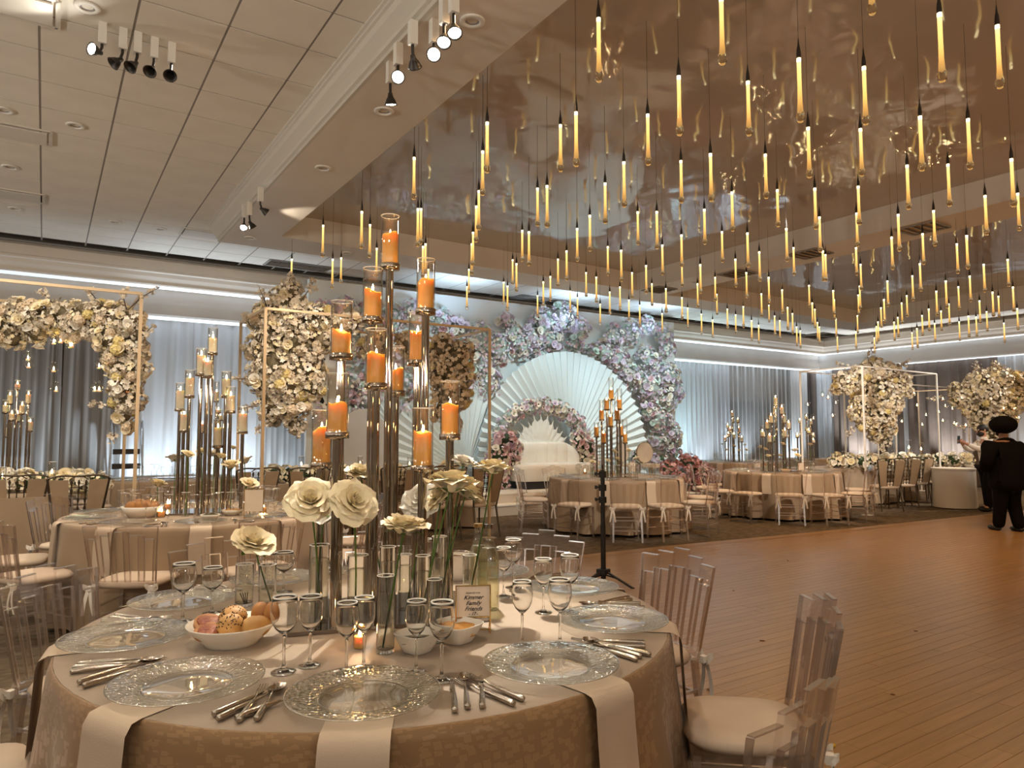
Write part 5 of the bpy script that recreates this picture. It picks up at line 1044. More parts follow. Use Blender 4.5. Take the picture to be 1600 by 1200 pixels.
# glass tubes with taper candles along the head tables
tp = thing('taper_candle', 'x', 'candle'); obj('glass_tube', MB().lathe([(.035, 0), (.035, .32), (.033, .32), (.033, .004)], 12), 'glass', tp); obj('taper', MB().cyl((0, 0, .002), .011, .2, 8, .009), 'wax_cream', tp); obj('flame', FLAME, 'flame', tp, loc=(0, 0, .205), scale=1.6); obj('lip', MB().lathe([(.0325, .319), (.0355, .319), (.0355, .322), (.0325, .322), (.0325, .319)], 12), 'rim_white', tp); obj('foot', MB().cyl((0, 0, 0), .05, .006, 14), 'glass_rim', tp)
TPR = Proto(tp)
for where, L_ in [('left head table', [(82, 9.2, 1.15), (5, 9.0, 1.0)]), ('middle head table', [(471, 10.1, 1.15), (563, 10.3, 1.1), (640, 10.5, 1.0)]), ('right head table', [(1318, 14.0, 1.0), (1358, 14.3, 1.0), (1396, 14.6, 1.0), (1421, 14.8, 1.7), (1440, 15.0, 1.5)])]:
    q = []
    for u, D, k in L_: p = py(u, 720, {'l': 9.95, 'm': 10.4, 'r': 8.8}[where[0]]); q.append(TPR.put((p[0], p[1], ZT + .001), 0, 'x', 'taper candles', scale=k))
    order(q, 'taper candle in a clear glass tube, # from the left on the ' + where)
# ---------------------------------------------------------------- stage, backdrop, fans, sofa
YBK = 13.5; xa, xb = py(483, 432, YBK)[0], py(1053, 505, YBK)[0]
o = thing('backdrop_panel', 'tall white backdrop panel behind the flowers and paper fans', 'backdrop', ((xa + xb) / 2, YBK, 0)); obj('panel', MB().box((0, .05, 2.25), (xb - xa, .1, 4.5)), 'backdrop_white', o)
for sx in (-1, 1): obj('brace', MB().bar((sx * (xb - xa) * .4, .1, 2.6), (sx * (xb - xa) * .4, .9, .02), .05), 'white_frame', o)
o = thing('stage', 'low white stage with a carpeted step in front of the backdrop', 'stage', (9.1, 12.2, 0)); SX0, SX1 = 5.9, 12.25; cx = 9.1
obj('platform', MB().box(((SX0 + SX1) / 2 - cx, 0.2, .175), (SX1 - SX0, 2.1, .35)), 'stage_riser', o); obj('platform_top', MB().box(((SX0 + SX1) / 2 - cx, .19, .36), (SX1 - SX0 + .02, 2.12, .02)), 'stage_tread', o)
obj('step', MB().box(((SX0 + SX1) / 2 - cx, -1.02, .085), (SX1 - SX0, .36, .17)), 'stage_riser', o); obj('step_tread', MB().box(((SX0 + SX1) / 2 - cx, -1.03, .18), (SX1 - SX0 + .02, .38, .02)), 'stage_tread', o)
def fan(name, label, c, Rr, a0, a1, n, m='fan_paper', dep=.07, r0=.06):
    o = thing(name, label, 'paper fan', c); b = MB()
    for i in range(n):      # each pleat its own folded leaf
        t0, t1 = R(a0 + (a1 - a0) * i / n), R(a0 + (a1 - a0) * (i + 1) / n); tm_ = (t0 + t1) / 2; p = MB(); q = lambda r, t, d: (r * math.cos(t), d, r * math.sin(t))
        p.add([q(r0, t0, 0), q(Rr, t0, 0), q(r0, tm_, -dep * .3), q(Rr * 1.0, tm_, -dep), q(r0, t1, 0), q(Rr, t1, 0)], [(0, 1, 3, 2), (2, 3, 5, 4)]); obj('pleat', p.mesh('pleat', m), parent=o)
    return o
fan('paper_fan', 'large white pleated paper fan in the centre of the backdrop', (10.2, 13.1, .95), 2.46, -18, 198, 44, dep=.10)
fan('paper_fan', 'white pleated paper fan left of the large one, lower', (7.55, 13.25, .72), 1.95, -10, 190, 36, dep=.09)
fan('paper_fan', 'white pleated paper fan half hidden at the far left of the backdrop', (6.0, 13.35, 1.5), 1.0, 20, 170, 18)
# palm-spear fan behind the sofa
o = thing('palm_fan', 'small fan of white painted palm spears behind the sofa', 'palm fan', (9.05, 12.62, .98)); rd = random.Random(4)
for i in range(15):
    a = R(8 + 164 * i / 14); Lp = rd.uniform(.84, 1.0); b = MB(); d = Vector((math.cos(a), 0, math.sin(a))); nrm = Vector((-math.sin(a), 0, math.cos(a)))
    P = [d * .08, d * Lp * .55 + nrm * .065, d * Lp * .8 + nrm * .08, d * Lp * .86 + nrm * .02, d * Lp + nrm * .0, d * Lp * .86 - nrm * .02, d * Lp * .8 - nrm * .08, d * Lp * .55 - nrm * .065]
    b.add([tuple(p + Vector((0, -.02 * (k % 2) - .004 * i, 0))) for k, p in enumerate(P)] + [tuple(d * Lp * .6 + Vector((0, -.05, 0)))], [(k, (k + 1) % 8, 8) for k in range(8)]); obj('palm_spear', b.mesh('palm_spear', 'palm_white'), parent=o)
# tan arched panel and white oval board at the left end of the stage
a0, a1 = py(532, 660, 13.0)[0], py(603, 660, 13.0)[0]; ww = (a1 - a0) / 2; o = thing('arched_panel', 'tan arched panel on the stage behind the near candle poles', 'panel', ((a0 + a1) / 2, 13.0, .37)); b = MB()
V = [(-ww, 0)] + [(-ww * math.cos(PI * i / 16), 1.15 + ww * math.sin(PI * i / 16)) for i in range(17)] + [(ww, 0)]; k = len(V)
b.add([(x, 0, z) for x, z in V] + [(x, .06, z) for x, z in V], [tuple(range(k)), tuple(range(k, 2 * k))[::-1]] + [(i, (i + 1) % k, k + (i + 1) % k, k + i) for i in range(k)]); obj('panel', b, 'wall_tan', o)
p = pd(520, 595, 11.0); o = thing('oval_board', 'white oval board on a black stand behind the near candle glasses', 'board', (p[0], p[1], 0)); obj('face', MB().ball((0, 0, p[2]), .33, 20, 10, (.62, .06, 1.25)), 'backdrop_white', o); obj('backing', MB().box((-.14, .06, p[2]), (.36, .03, .62), ry=.5), 'black', o); obj('pole', MB().cyl((0, .05, 0), .02, p[2], 10), 'black', o); obj('foot', MB().cyl((0, .05, 0), .22, .015, 20), 'black', o)
# sofa
s0, s1 = py(806, 722, 12.1)[0], py(917, 722, 12.1)[0]; sc_ = ((s0 + s1) / 2, 12.15, .37); hw = (s1 - s0) / 2
o = thing('sofa', 'curved white channel back sofa on the stage', 'sofa', sc_)
obj('plinth', MB().box((0, 0, .075), (hw * 1.8, .6, .15)), 'black', o)
b = MB(); b.grid(lambda a, t: (lambda q, s: (hw * 1.06 * s * math.copysign(abs(math.cos(q)) ** .6, math.cos(q)), .40 * s * math.copysign(abs(math.sin(q)) ** .6, math.sin(q)), [.15, .16, .40, .47, .50, .50][round(t * 5)]))(2 * PI * a, [0.001, .98, 1, 1, .93, .001][round(t * 5)]), 36, 5, True, True); obj('seat', b, 'sofa', o)
for i in range(7):
    f0, f1 = -1 + 2 * i / 7, -1 + 2 * (i + 1) / 7; b = MB()
    def bk(a, t, f0=f0, f1=f1):
        f = f0 + (f1 - f0) * a; g = math.sin(PI * a) * .05; top = .92 - .25 * max(0, abs(f) - .55) ** 2 / .2; q = t * 3; yb_ = .30 - .30 * max(0, abs(f) - .6) ** 1.3
        if q <= 1: return (f * hw, yb_ - g, .44 + (top - .46) * q)
        if q <= 2: return (f * hw, yb_ - g + (g + .12) * (q - 1), top + .03 * math.sin(PI * (q - 1)))
        return (f * hw, yb_ + .12, top - (top - .2) * (q - 2))
    b.grid(bk, 8, 9); obj('back_channel', b, 'sofa', o)
# two round-back stage chairs
b = thing('round_back_chair', 'x', 'chair'); obj('seat', MB().cyl((0, 0, .42), .25, .09, 28), 'cream_seat', b)
bk_ = obj('back_disc', MB().cyl((0, 0, -.02), .265, .04, 36), 'cream_seat', b, loc=(0, -.26, .80), rot=(PI / 2, 0, 0)); obj('hoop', MB().tube([(.275 * math.cos(t), .275 * math.sin(t), 0) for t in [2 * PI * i / 36 for i in range(37)]], .013, 6), 'gold_dark', bk_)
for sx in (-1, 1):
    obj('leg', MB().tube([(sx * .2, .18, .42), (sx * .21, .2, 0)], .015, 6), 'gold_dark', b); obj('leg', MB().tube([(sx * .2, -.2, .55), (sx * .21, -.22, 0)], .015, 6), 'gold_dark', b)
b2 = Proto(b)
p = py(1017, 722, 11.85); b2.put((p[0], 11.85, .37), PI * .97, 'round backed cream chair on the stage under the flower cascade', 'round back chairs', .86); p = py(983, 722, 12.4); b2.put((p[0], 12.4, .37), PI * 1.02, 'round backed cream chair behind the orange candles on the stage', 'round back chairs', .86)
# ---------------------------------------------------------------- flowers on the backdrop
def BL(y, lst, sy=.6): return [(*py(u, v, y), r * pix(py(u, v, y))[2] / FPX, 1, sy, 1) for u, v, r in lst]
pinks = ['flower_lilac', 'rose_white', 'flower_sage', 'flower_pink', 'flower_lilac']
floral('flower_cascade', 'lilac and white flower band across the top right of the backdrop', BL(13.28, [(715, 520, 26), (750, 530, 28), (705, 560, 28), (740, 572, 30), (780, 545, 26), (800, 520, 18), (815, 540, 20), (790, 500, 14), (760, 600, 26), (725, 605, 22), (690, 500, 18), (665, 505, 16)]),
       [('rose', 'flower_lilac', 40), ('rose', 'rose_white', 34), ('rose', 'flower_pink', 12), ('anemone', 'rose_white', 22), ('rose', 'flower_sage', 8)], 1500, pinks, seed=21, size=(.07, .11), st=(.03, .05), front=(0, -1, 0), group='flowers on the backdrop', dark='sage_leaf').__setitem__('label', 'lilac and white flower bank on the backdrop right of the near candles')
floral('flower_cascade', 'lilac flower cloud above the top of the large paper fan', BL(13.25, [(850, 505, 24), (880, 495, 22), (905, 512, 18), (835, 525, 20), (862, 530, 22), (900, 535, 16), (846, 556, 12), (925, 552, 14)]),
       [('rose', 'flower_lilac', 45), ('rose', 'rose_white', 22), ('rose', 'flower_sage', 14), ('anemone', 'rose_white', 14)], 900, pinks, seed=22, size=(.07, .11), st=(.03, .05), front=(0, -1, 0), group='flowers on the backdrop', dark='sage_leaf')
floral('flower_cascade', 'lilac and sage flower cascade down the right edge of the backdrop', BL(13.22, [(960, 525, 20), (985, 520, 20), (1010, 510, 16), (1035, 520, 16), (945, 550, 18), (965, 565, 20), (985, 590, 22), (1012, 560, 22), (1040, 545, 16), (1015, 605, 26), (1045, 590, 22), (1035, 625, 26), (1010, 640, 16), (1055, 612, 16), (1030, 655, 24), (1048, 680, 20), (1028, 690, 18), (1050, 705, 14)]),
       [('rose', 'flower_lilac', 80), ('rose', 'rose_white', 60), ('rose', 'flower_pink', 16), ('anemone', 'rose_white', 50), ('rose', 'flower_sage', 22), ('rose', 'flower_mauve', 14)], 2200, pinks, seed=23, size=(.065, .10), st=(.03, .05), front=(0, -1, 0), group='flowers on the backdrop', dark='sage_leaf')
floral('flower_cascade', 'pale lilac flower bank on the backdrop behind the near candle glasses', BL(13.3, [(505, 490, 22), (540, 490, 24), (575, 500, 24), (610, 500, 26), (645, 490, 22), (560, 540, 26), (610, 545, 28), (650, 540, 26), (540, 600, 26), (570, 620, 26), (545, 650, 24), (590, 580, 22), (515, 640, 20), (630, 600, 24), (640, 640, 18)]),
       [('rose', 'flower_lilac', 50), ('rose', 'rose_white', 50), ('rose', 'flower_pink', 24), ('anemone', 'rose_white', 24), ('rose', 'flower_sage', 14)], 1500, pinks, seed=24, size=(.07, .11), st=(.03, .05), front=(0, -1, 0), group='flowers on the backdrop', dark='sage_leaf')
arc = [(845 + 68 * math.cos(t), 700 - 66 * math.sin(t), 13) for t in [R(-2 + 184 * i / 15) for i in range(16)]]
floral('flower_arch', 'small half round flower arch with dark eyed anemones over the sofa', BL(12.72, arc, .8), [('rose', 'flower_lilac', 40), ('rose', 'rose_white', 26), ('rose', 'flower_pink', 24), ('anemone', 'rose_white', 60), ('rose', 'flower_sage', 12)], 1100, pinks, seed=25, dark='sage_leaf', size=(.05, .08), st=(.025, .04))
floral('flower_mound', 'blush pink flower mound left of the sofa', BL(12.3, [(790, 690, 18), (780, 712, 20), (800, 705, 16), (778, 738, 16), (795, 725, 14), (785, 755, 12)], 1), [('rose', 'flower_pink', 50), ('rose', 'rose_white', 14), ('rose', 'flower_mauve', 10)], 700, ['flower_pink', 'rose_white', 'flower_lilac'], seed=26, size=(.06, .09), st=(.03, .045))
floral('flower_mound', 'white and blush flower mound right of the sofa', BL(12.45, [(905, 690, 14), (918, 700, 14), (925, 718, 12), (912, 715, 10)], 1), [('rose', 'rose_white', 20), ('rose', 'flower_pink', 24)], 400, ['rose_white', 'flower_pink'], seed=27, size=(.055, .08), st=(.03, .045))
floral('flower_mound', 'rust pink blossom bush at the right end of the stage', BL(11.6, [(1075, 730, 20), (1060, 745, 18), (1095, 740, 20), (1110, 750, 14), (1085, 757, 16), (1045, 735, 14), (1040, 752, 12), (1120, 738, 10)], 1), [('rose', 'flower_rust', 24), ('rose', 'flower_pink', 14)], 1500, ['flower_pink', 'flower_rust', 'flower_rust'], seed=28, size=(.045, .07), st=(.03, .05))
floral('flower_mound', 'rust pink grass tuft beside the table right of the stage', BL(11.2, [(1118, 765, 9), (1110, 752, 8), (1125, 752, 8)], 1), [('rose', 'flower_rust', 6)], 300, ['flower_rust', 'flower_pink'], seed=29, size=(.04, .06), st=(.025, .04))
floral('flower_mound', 'lilac flower mound behind the round backed chairs', BL(12.9, [(995, 712, 10), (970, 715, 10), (1030, 720, 12), (1000, 725, 10)], 1), [('rose', 'flower_lilac', 24), ('anemone', 'rose_white', 10)], 250, pinks, seed=30, size=(.05, .08), st=(.025, .04))
# ---------------------------------------------------------------- metal frames with cream flower columns
def frame(label, A, B_, zt, m='gold_frame', w_=.03, dep=(0, 1.0)):
    """box frame over a head table: front corners A and B_ (x, y), depth vector dep"""
    o = thing('metal_frame', label, 'frame', (A[0], A[1], 0)); P = [(0, 0), (B_[0] - A[0], B_[1] - A[1]), (B_[0] - A[0] + dep[0], B_[1] - A[1] + dep[1]), dep]
    for x, y in P: obj('post', MB().bar((x, y, 0), (x, y, zt), w_), m, o); obj('foot_plate', MB().box((x, y, .006), (.16, .16, .012)), m, o)
    for i in range(4): a, b = P[i], P[(i + 1) % 4]; obj('top_bar', MB().bar((*a, zt), (*b, zt), w_ * .9), m, o)
    return o
p = pd(221, 459, 7.85); zt = p[2]; frame('gold square frame arching over the left head table', (-2.9, p[1]), (p[0], p[1]), zt, 'gold_frame', .034, (0, 1.35)); FL = p
c0, c1 = pd(765, 515, 10.4), pd(388, 480, 9.4); frame('gold square frame over the middle head table behind the near candles', (c1[0], c0[1]), (c0[0], c0[1]), c0[2], 'gold_frame', .034, (0, 1.3)); FC = c0
fl_, fr_, bl_ = pd(1347, 572, 13.2), pd(1463, 584, 14.9), pd(1250, 580, 14.3); frame('white square frame over the right head table', fl_[:2], fr_[:2], 2.75, 'white_frame', .026, (float(bl_[0] - fl_[0]), float(bl_[1] - fl_[1])))
r2 = pd(1440, 598, 15.4); frame('white square frame at the far right behind the man in the white shirt', (r2[0], r2[1] + .6), (r2[0] + 3.4, r2[1] + .6), 2.62, 'white_frame', .026, (0, 1.2))
def BD(lst, s=(1, 1, 1)): return [(*pd(u, v, D), r * D / FPX, *s) for u, v, D, r in lst]
crm = ['blossom_cream', 'rose_cream', 'rose_white']
k = floral('flower_garland', 'cream rose garland along the top of the left gold frame and down its right post', BD([(u, v, 7.95, r) for u, v, r in [(5, 505, 26), (30, 492, 24), (55, 500, 26), (80, 495, 24), (105, 492, 24), (130, 495, 24), (155, 492, 22), (180, 500, 24), (205, 505, 20), (20, 525, 20), (60, 520, 18), (110, 515, 16), (150, 515, 18), (175, 528, 24), (200, 545, 26), (190, 570, 24), (212, 575, 20), (175, 555, 14), (200, 600, 22), (185, 615, 16), (205, 625, 18), (195, 648, 14), (200, 668, 9), (215, 520, 14), (-25, 505, 26)]]),
       [('rose', 'rose_cream', 76), ('rose', 'rose_white', 26), ('hydrangea', 'rose_yellow', 16), ('hydrangea', 'rose_tan', 30), ('spray', 'blossom_cream', 130), ('anemone', 'rose_white', 8)], 2100, crm, seed=41, dark='tan_leaf', size=(.045, .072))
for i, q in enumerate([[(198, 484), (192, 462), (194, 450)], [(200, 484), (222, 464), (250, 448)], [(88, 480), (72, 462), (60, 456)], [(158, 478), (143, 458), (135, 450)], [(212, 530), (228, 520), (240, 508)], [(180, 640), (150, 630), (140, 635)], [(210, 580), (225, 570), (240, 575)], [(178, 665), (178, 680), (172, 690)]]): spray(k, [pd(u, v, 7.85) for u, v in q], n=16, r=.028, seed=i)
k = floral('flower_column', 'tall cream rose column with anemones, left of the near candles', BD([(u, v, 9.5, r) for u, v, r in [(440, 478, 28), (455, 455, 18), (415, 500, 26), (460, 500, 30), (495, 500, 24), (430, 530, 34), (470, 535, 34), (505, 530, 22), (410, 545, 24), (435, 570, 36), (475, 575, 32), (415, 590, 28), (450, 605, 34), (485, 600, 24), (430, 630, 26), (460, 635, 24), (425, 652, 14), (460, 662, 14), (520, 510, 18), (550, 505, 16)]]),
       [('rose', 'rose_cream', 80), ('rose', 'rose_white', 24), ('anemone', 'rose_white', 34), ('hydrangea', 'rose_tan', 24), ('hydrangea', 'rose_yellow', 12), ('spray', 'blossom_cream', 120)], 2300, crm, seed=42, dark='tan_leaf', size=(.05, .08), st=(.025, .04))
for i, q in enumerate([[(445, 460), (452, 440), (455, 428)], [(470, 470), (485, 450), (492, 435)], [(420, 490), (412, 465), (405, 450)], [(400, 520), (385, 500), (378, 490)], [(400, 560), (385, 545), (378, 540)], [(405, 590), (380, 592), (362, 592)], [(420, 620), (395, 635), (372, 640)], [(465, 655), (462, 670), (468, 680)], [(430, 650), (415, 665), (400, 670)]]): spray(k, [pd(u, v, 9.4) for u, v in q], n=24, r=.04, seed=20 + i)
k = floral('flower_column', 'tan and cream flower column right of the near candles', BD([(u, v, 10.3, r) for u, v, r in [(690, 545, 22), (712, 560, 24), (695, 580, 26), (720, 585, 20), (700, 610, 26), (718, 620, 18), (695, 640, 22), (705, 665, 16), (675, 560, 16), (640, 540, 20), (600, 530, 20), (580, 545, 20), (725, 545, 14)]]),
       [('rose', 'rose_tan', 40), ('rose', 'rose_cream', 34), ('hydrangea', 'rose_tan', 20), ('hydrangea', 'rose_yellow', 14), ('spray', 'rose_tan', 50), ('anemone', 'rose_white', 6)], 1500, ['rose_tan', 'blossom_cream', 'rose_tan'], seed=43, dark='tan_leaf', size=(.045, .07), st=(.025, .04))
k = floral('flower_column', 'cream and gold flower column on the white frame over the right head table', BD([(u, v, 14.4, r) for u, v, r in [(1365, 580, 20), (1345, 590, 20), (1390, 585, 18), (1330, 600, 16), (1365, 605, 26), (1400, 605, 18), (1385, 630, 22), (1350, 630, 20), (1340, 645, 14), (1370, 655, 24), (1385, 668, 14), (1355, 660, 14), (1410, 595, 12), (1315, 590, 10), (1310, 607, 9), (1420, 612, 8), (1368, 682, 9), (1385, 690, 8)]]),
       [('rose', 'rose_cream', 40), ('hydrangea', 'rose_yellow', 30), ('hydrangea', 'rose_tan', 14), ('spray', 'blossom_cream', 130)], 2600, crm, seed=44, dark='tan_leaf', size=(.045, .075), st=(.03, .05))
for i, q in enumerate([[(1358, 570), (1355, 555), (1366, 540)], [(1345, 580), (1320, 572), (1308, 568)], [(1395, 580), (1412, 570), (1420, 565)], [(1320, 605), (1300, 610), (1298, 612)], [(1380, 690), (1378, 698), (1380, 705)], [(1345, 660), (1330, 672), (1324, 678)]]): spray(k, [pd(u, v, 14.3) for u, v in q], n=24, r=.05, seed=40 + i)
k = floral('flower_column', 'cream flower column at the far right behind the two men', BD([(u, v, 15.6, r) for u, v, r in [(1560, 595, 22), (1530, 600, 20), (1585, 600, 20), (1545, 620, 26), (1575, 625, 24), (1515, 612, 16), (1500, 622, 14), (1540, 650, 22), (1565, 655, 20), (1550, 675, 16), (1530, 660, 12), (1495, 608, 10), (1600, 615, 18), (1515, 640, 10)]]),
       [('rose', 'rose_cream', 40), ('hydrangea', 'rose_yellow', 26), ('hydrangea', 'rose_tan', 14), ('spray', 'blossom_cream', 120)], 2500, crm, seed=45, dark='tan_leaf', size=(.045, .075), st=(.03, .05))
for i, q in enumerate([[(1540, 585), (1528, 575), (1526, 568)], [(1560, 580), (1556, 572), (1552, 566)], [(1490, 615), (1470, 620), (1450, 622)], [(1530, 665), (1510, 668), (1495, 668)], [(1590, 590), (1602, 585), (1612, 583)]]): spray(k, [pd(u, v, 15.5) for u, v in q], n=24, r=.05, seed=60 + i)
# low garlands lying on the head tables
def low(label, pts, r, n, seed, big):
    return floral('table_garland', label, [(x, y, ZT + r * .75, r, 1, 1, .85) for x, y in pts], big, n, ['rose_white', 'rose_cream', 'blossom_cream'], seed=seed, size=(.05, .08), st=(.025, .035), loc=(pts[0][0], pts[0][1], ZT + .001))
def lrow(us, D0, D1): return [tuple(pd(u, 735, D0 + (D1 - D0) * i / (len(us) - 1))[:2]) for i, u in enumerate(us)]
low('white rose garland lying on the left head table behind the tan chairs', lrow([-20, 10, 40, 70, 100, 130, 155], 8.45, 8.5), .15, 700, 51, [('rose', 'rose_white', 44), ('rose', 'rose_cream', 20), ('hydrangea', 'rose_white', 8)])
low('low white rose and anemone garland on the middle head table', lrow([425, 450, 475, 500, 545, 580, 620, 660, 700], 9.95, 10.7), .15, 800, 52, [('rose', 'rose_white', 40), ('rose', 'rose_cream', 26), ('anemone', 'rose_white', 14)])
low('white rose garland on the right head table before the brown drape', lrow([1308, 1325, 1345, 1365, 1385, 1405, 1425, 1445, 1470, 1490, 1510], 14.5, 15.4), .17, 1100, 53, [('rose', 'rose_white', 60), ('rose', 'rose_cream', 30), ('hydrangea', 'rose_white', 12)])
# ---------------------------------------------------------------- hanging candle globes
gb = thing('hanging_globe', 'x', 'candle globe'); 
obj('glass_bubble', MB().ball((0, 0, 0), .055, 14, 10), 'glass', gb); obj('tea_light', MB().cyl((0, 0, -.045), .02, .018, 10), 'wax_cream', gb); obj('flame', FLAME, 'flame', gb, loc=(0, 0, -.027), scale=1.5); obj('loop', MB().tube([(.012 * math.cos(t), 0, .065 + .012 * math.sin(t)) for t in [2 * PI * i / 8 for i in range(9)]], .003, 4), 'glass_rim', gb); obj('string', MB().tube([(0, 0, .07), (0, 0, 1.0)], .0012, 4), 'wick', gb)
GP = Proto(gb)
for where, D, zt_, lst in [('left gold frame', 7.9, FL[2] - .35, [(44, 557), (45, 569), (84, 575), (95, 530), (110, 538), (155, 606), (200, 608), (88, 606), (148, 606), (84, 532), (112, 537), (155, 570), (203, 534), (168, 564)]), ('right white frame', 14.4, 2.6, [(1285, 616), (1294, 620), (1306, 628), (1301, 648), (1271, 652), (1262, 631), (1428, 613), (1433, 632), (1447, 647), (1441, 662), (1412, 633), (1404, 640), (1409, 657), (1399, 656), (1330, 635)]), ('far right white frame', 15.3, 2.6, [(1473, 622), (1477, 633), (1473, 656), (1491, 660), (1467, 642), (1509, 663), (1494, 662), (1585, 637), (1590, 620), (1568, 637), (1592, 652), (1488, 637)])]:
    q = []
    for u, v in lst:
        p = pd(u, v, D); g = GP.put(tuple(p), 0, 'x', 'candle globes of the ' + where, scale=1.0 if D < 10 else .95); q.append(g); zz = max(zt_ - p[2], .12)
        for c in g.children:
            if c.name.startswith('string'): c.scale.z = (zz - .07) / .93; c.location.z = .07 * (1 - c.scale.z)
    order(q, 'hanging tea light globe, # from the left on the ' + where)
# ---------------------------------------------------------------- people
def skinned(name, P, E, m, parent, root=0, sub=2):
    """P: (x, y, z, rx[, ry]) joints; E: bones; grown into one continuous surface"""
    me = bpy.data.meshes.new(name); me.from_pydata([p[:3] for p in P], E, []); o = bpy.data.objects.new(name, me); COL.objects.link(o)
    sk = o.modifiers.new('skin', 'SKIN'); sk.use_smooth_shade = True; sk.branch_smoothing = .4
    lay = me.skin_vertices[0].data if me.skin_vertices else None
    if lay is None:
        b = bmesh.new(); b.from_mesh(me); b.verts.layers.skin.verify(); b.to_mesh(me); b.free(); lay = me.skin_vertices[0].data
    for i, p in enumerate(P): lay[i].radius = (p[3], p[4] if len(p) > 4 else p[3]); lay[i].use_root = i == root
    o.modifiers.new('sub', 'SUBSURF').levels = sub; o.modifiers['sub'].render_levels = sub
    dg = bpy.context.evaluated_depsgraph_get(); dg.update(); m2 = bpy.data.meshes.new_from_object(o.evaluated_get(dg)); bpy.data.objects.remove(o)
    m2.materials.clear(); m2.materials.append(MATS[m]); r = bpy.data.objects.new(name, m2); COL.objects.link(r); r.parent = parent
    for q in m2.polygons: q.use_smooth = True
    return r
def hand(P, E, wrist, d, side, curl=1.0, spread=(0, 0, 1)):
    """palm, four unequal bent fingers and a thumb growing from joint index wrist along d"""
    w_ = Vector(P[wrist][:3]); d = Vector(d).normalized(); s = Vector(spread).normalized(); n = d.cross(s).normalized() * side
    pk = len(P); c = w_ + d * .055; P.append((*c, .034, .016)); E.append((wrist, pk))
    for i, (ln, of) in enumerate([(.070, .026), (.080, .009), (.074, -.008), (.058, -.024)]):
        b0 = w_ + d * .09 + s * of; b1 = b0 + d * ln * .5 + n * .012 * curl; b2 = b1 + d * ln * .25 * (1.3 - curl) + n * ln * .45 * curl; k = len(P)
        P += [(*b0, .0095), (*b1, .0085), (*b2, .007)]; E += [(pk, k), (k, k + 1), (k + 1, k + 2)]
    t0 = w_ + d * .035 + s * .032; t1 = t0 + d * .03 + s * .022 + n * .012; t2 = t1 + d * .028 + n * .018; k = len(P); P += [(*t0, .012), (*t1, .0105), (*t2, .0085)]; E += [(pk, k), (k, k + 1), (k + 1, k + 2)]
def head_parts(o, c, f, hairm, beard=False, skinm='skin'):
    """c head centre, f facing direction in the figure's frame: nose, eyes, mouth, ears and hair"""
    f = Vector(f).normalized(); s = Vector((-f.y, f.x, 0)); c = Vector(c); u = Vector((0, 0, 1))
    b = MB(); b.ball(tuple(c + f * .092 - u * .008), .016, 8, 6, (1, 1, 1.5)); obj('nose', b, skinm, o)
    for q in (-1, 1):
        e = obj('eye', MB().ball(tuple(c + f * .082 + s * .032 * q + u * .014), .011, 8, 6), 'rose_white', o); obj('pupil', MB().ball(tuple(c + f * .092 + s * .032 * q + u * .014), .005, 6, 5), 'hair', e)
        obj('eyebrow', MB().box(tuple(c + f * .090 + s * .032 * q + u * .036), (.012, .03, .008), rz=math.atan2(f.y, f.x)), hairm, o); obj('ear', MB().ball(tuple(c + s * .083 * q - u * .002 - f * .008), .026, 8, 6, (.7, .45, 1.25)), skinm, o)
    obj('mouth', MB().box(tuple(c + f * .090 - u * .045), (.010, .045, .010), rz=math.atan2(f.y, f.x)), 'flower_rust', o)
    if beard:
        b = MB(); b.ball(tuple(c + f * .022 - u * .066), .078, 14, 9, (1, .98, .72), .05, 2); obj('beard', b, hairm, o)
    b = MB(); b.ball(tuple(c - f * .022 + u * .034), .105, 16, 10, (.98, .90, .86), .03, 1); return obj('hair', b, hairm, o)
# man in the white shirt: stands side-on facing left, both arms out, photographing with a phone
p = pz(1545, 799, 0); o = thing('person', 'bearded man in a white shirt holding up a phone with both hands', 'person', (p[0], p[1], 0), math.atan2(-_r[1], -_r[0]))
H = 1.66 / 1.70
def Sx(L_): return [(*[q * H for q in a],) for a in L_]
P = [(0, 0, .93, .11, .10), (.0, 0, 1.10, .11, .10), (.01, 0, 1.28, .13, .11), (.02, 0, 1.415, .075, .065), (.045, 0, 1.475, .058, .056), (.06, 0, 1.535, .078, .070), (.068, 0, 1.60, .088, .078), (.062, 0, 1.66, .062, .060)]
E = [(i, i + 1) for i in range(7)]
for sd in (-1, 1):
    k = len(P); P += [(.02, sd * .17, 1.37, .062), (.17, sd * .20, 1.20, .048), (.30, sd * .15, 1.255, .042), (.44, sd * .055, 1.345, .030)]; E += [(2, k), (k, k + 1), (k + 1, k + 2), (k + 2, k + 3)]; hand(P, E, k + 3, (.8, -sd * .35, .35), sd, 1.0, (-.3, 0, 1))
    k = len(P); st = .10 if sd > 0 else -.08; P += [(.0, sd * .09, .86, .095), (.02 + st * .6, sd * .095, .50, .066), (st * .6 - .01, sd * .10, .12, .044), (st * .6 + .10, sd * .11, .035, .036)]; E += [(0, k), (k, k + 1), (k + 1, k + 2), (k + 2, k + 3)]
skinned('body', Sx(P), E, 'skin', o)
P2 = [(0, 0, .90, .150, .125), (.0, 0, 1.05, .155, .125), (.01, 0, 1.28, .185, .135), (.015, 0, 1.41, .11, .085)]; E2 = [(0, 1), (1, 2), (2, 3)]
for sd in (-1, 1): k = len(P2); P2 += [(.02, sd * .175, 1.375, .080), (.17, sd * .205, 1.20, .066), (.30, sd * .155, 1.253, .055), (.405, sd * .075, 1.322, .043)]; E2 += [(2, k), (k, k + 1), (k + 1, k + 2), (k + 2, k + 3)]
skinned('shirt', Sx(P2), E2, 'shirt', o)
P3 = [(0, 0, .93, .150, .122)]; E3 = []
